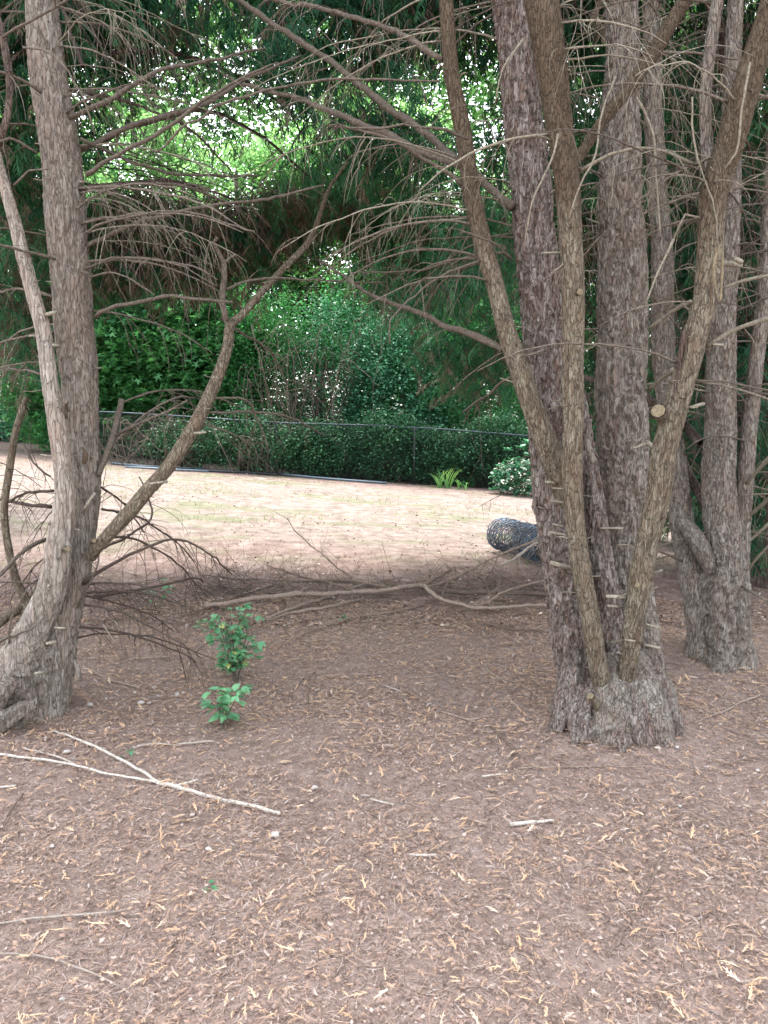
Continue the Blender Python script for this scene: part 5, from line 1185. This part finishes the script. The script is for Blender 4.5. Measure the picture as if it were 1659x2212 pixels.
fallen([(1175, 1625, 3), (1215, 1645, 4), (1250, 1660, 3)], 'short slanting twig crossing the long thin one below the tree foot', STICKB, rnd=.4, **fk)
fallen([(780, 1748, 3), (830, 1768, 3), (880, 1800, 3)], 'slender brown twig in the middle foreground', STICKB, rnd=.5, **fk)
fallen([(800, 1725, 4), (850, 1738, 4)], 'short whitish twig above the slender brown one', STICK, rnd=.9, **fk)
fallen([(0, 1790, 4), (25, 1750, 5), (50, 1715, 4)], 'dark stick at the left edge below the whitish forked one', STICKB, rnd=.2, **fk)
fallen([(0, 1700, 5), (35, 1697, 5)], 'short white twig at the left edge', STICK, rnd=.9, **fk)
fallen([(370, 1700, 5), (400, 1692, 5), (428, 1684, 4)], 'short white twig resting beside the fork of the largest stick', STICK, rnd=1., **fk)
fallen([(1500, 1560, 3), (1580, 1530, 4), (1640, 1500, 4)], 'thin greenish twig slanting at the right edge', STICKB, rnd=.8, **fk)
fallen([(1560, 1650, 3), (1620, 1640, 3), (1680, 1625, 3)], 'thin twig at the right edge beside pale stones', STICKB, rnd=.4, **fk)
fallen([(1400, 2150, 3), (1480, 2120, 3), (1560, 2100, 3)], 'faint thin twig near the bottom right', STICKB, rnd=.7, **fk)

# ================================================================== SEEDLINGS
def seedling(px, py, h, w, n, ls, label, seed, nst=5, r0=.1, r1=.9, yellow=.08):
    g = G(px, py); z = float(hf(g[0], g[1])); rs = np.random.RandomState(seed)
    r = empty('seedling', (g[0], g[1], z), label, 'seedling')
    st = MB(); lf = MB(); C = []; D = []
    for i in range(nst):
        e = np.array([g[0] + rs.uniform(-.5, .5) * w, g[1] + rs.uniform(-.35, .35) * w, z + h * rs.uniform(.7, 1.0)])
        b = np.array([g[0] + rs.uniform(-.01, .01), g[1], z - .01]); m = (b + e) / 2 + [0, 0, h * .12]
        p, q = resample([b, m, e], [.0035, .0026, .0014], .015); tube(st, p, q, 5, .6)
        for j in range(n // nst):
            k = int(rs.uniform(.22, 1) * (len(p) - 1)); an = rs.rand() * 2 * pi
            L = rs.uniform(.01, .07) * (h / .4) ** .5; q2 = p[k] + np.array([cos(an) * L, sin(an) * L, rs.uniform(0, .03)]); tube(st, np.array([p[k], q2]), np.array([.0013, .0009]), 3, .5)
            for sg in (-.7, .0, .7)[: rs.randint(2, 4)]:
                C.append(q2); D.append(an + sg + rs.uniform(-.2, .2))
    C = np.array(C); D = np.array(D); m = len(C); el = rs.uniform(-.5, .35, m)
    A = np.stack([np.cos(D) * np.cos(el), np.sin(D) * np.cos(el), np.sin(el)], 1); B = np.stack([-np.sin(D), np.cos(D), .3 * rs.randn(m)], 1); B /= np.linalg.norm(B, axis=1)[:, None]; N = np.cross(A, B)
    rn = np.where(rs.rand(m) < yellow, .92 + .08 * rs.rand(m), r0 + (.85 - r0) * rs.rand(m) * r1)
    scatter(lf, OV * [1, 1.15, 1.3], OVT, C, A, B, N, ls * (.7 + .6 * rs.rand(m)), rn)
    st.build('stems', TWIG, r); lf.build('leaves', LEAF_S, r); return r
seedling(510, 1474, .45, .30, 130, .050, 'taller bushy green seedling with a few yellow leaves', 1, 10, .25, 1.0, .045)
seedling(484, 1572, .21, .32, 44, .055, 'low bright green seedling nearest the camera', 2, 5, .45, 1.0, .0)
seedling(532, 1498, .045, .06, 3, .045, 'tiny three-leaved sprout between the two larger seedlings', 3, 1, .4, 1., 0)
seedling(340, 1318, .22, .26, 14, .05, 'faint green sprout behind the twin-stemmed tree in the brush', 4, 4, .1, .8, 0)
seedling(742, 1342, .06, .08, 5, .04, 'tiny dark sprout below the fallen branches', 5, 2, .0, .5, 0)
seedling(278, 1634, .02, .06, 3, .03, 'tiny green sprig in the litter near the whitish forked stick', 6, 1, .0, .6, 0)
seedling(462, 1925, .01, .05, 3, .025, 'tiny green sprig in the litter at the lower left', 7, 1, .0, .6, 0)
seedling(1690 - 10, 1180, .3, .3, 12, .05, 'green sprout at the right edge under the grey stems', 8, 4, .1, .8, 0)

# ================================================================== PEBBLES
def pebble(px, py, w, label, i, group):
    g = G(px, py); rs = np.random.RandomState(i + 40); R = w / 2 / F * g[1]
    V = []; Q = []; m = 10; k = 6
    for a in range(k + 1):
        for b in range(m):
            ph = a / k * pi; th = b / m * 2 * pi; V.append([sin(ph) * cos(th), sin(ph) * sin(th), cos(ph)])
    V = np.array(V); V *= (1 + .18 * np.sin(V @ rs.randn(3) * 2.5 + rs.rand() * 6) + .1 * np.sin(V @ rs.randn(3) * 5))[:, None]
    V = V * np.array([1, .75, .5]) * R; an = rs.rand() * 3; V = V @ np.array([[cos(an), sin(an), 0], [-sin(an), cos(an), 0], [0, 0, 1]])
    for a in range(k):
        for b in range(m): Q.append([a * m + b, (a + 1) * m + b, (a + 1) * m + (b + 1) % m, a * m + (b + 1) % m])
    mb = MB(); loc = np.array([g[0], g[1], float(hf(g[0], g[1])) + R * .35 + .005]); mb.add(V + loc, Q); o = mb.build('pebble', STONE, loc=loc)
    tag(o, label, 'stone', group)
pl = 'pale pebble lying in the litter right of the twin-stemmed tree foot'
for i, (a, b, w) in enumerate([(333, 1489, 12), (292, 1499, 9), (194, 1527, 17), (252, 1523, 9), (253, 1497, 9), (305, 1522, 15), (322, 1522, 12), (342, 1507, 10), (384, 1504, 15), (397, 1500, 11), (384, 1515, 8), (203, 1503, 9), (229, 1512, 8)]):
    pebble(a, b, w, pl, i, 'pale pebbles right of the left tree')
pr = 'small white stone in the litter right of the forked tree foot'
for i, (a, b, w) in enumerate([(1420, 1620, 15), (1463, 1618, 13), (1485, 1627, 7), (1608, 1643, 12), (1636, 1668, 13), (1513, 1575, 9), (1554, 1708, 9), (1468, 1745, 11), (1555, 1568, 8)]):
    pebble(a, b, w, pr, i + 20, 'white stones right of the forked tree')
for i, (a, b, w, lb_) in enumerate([(113, 1832, 13, 'white oval stone on the lower left litter'), (415, 1765, 13, 'white stone under the tip of the largest whitish stick'), (595, 1810, 24, 'flat grey stone right of the largest stick tip'), (452, 1840, 18, 'whitish chip of stone in the lower left litter'), (680, 1705, 14, 'white stone chip in the middle foreground'), (613, 1527, 8, 'tiny white stone right of the low seedling'), (135, 2165, 16, 'tan stone at the bottom left'), (144, 1629, 18, 'pale tan stone at the twin-stemmed tree foot, near the whitish stick')]):
    pebble(a, b, w, lb_, i + 60, 'scattered stones on the litter')
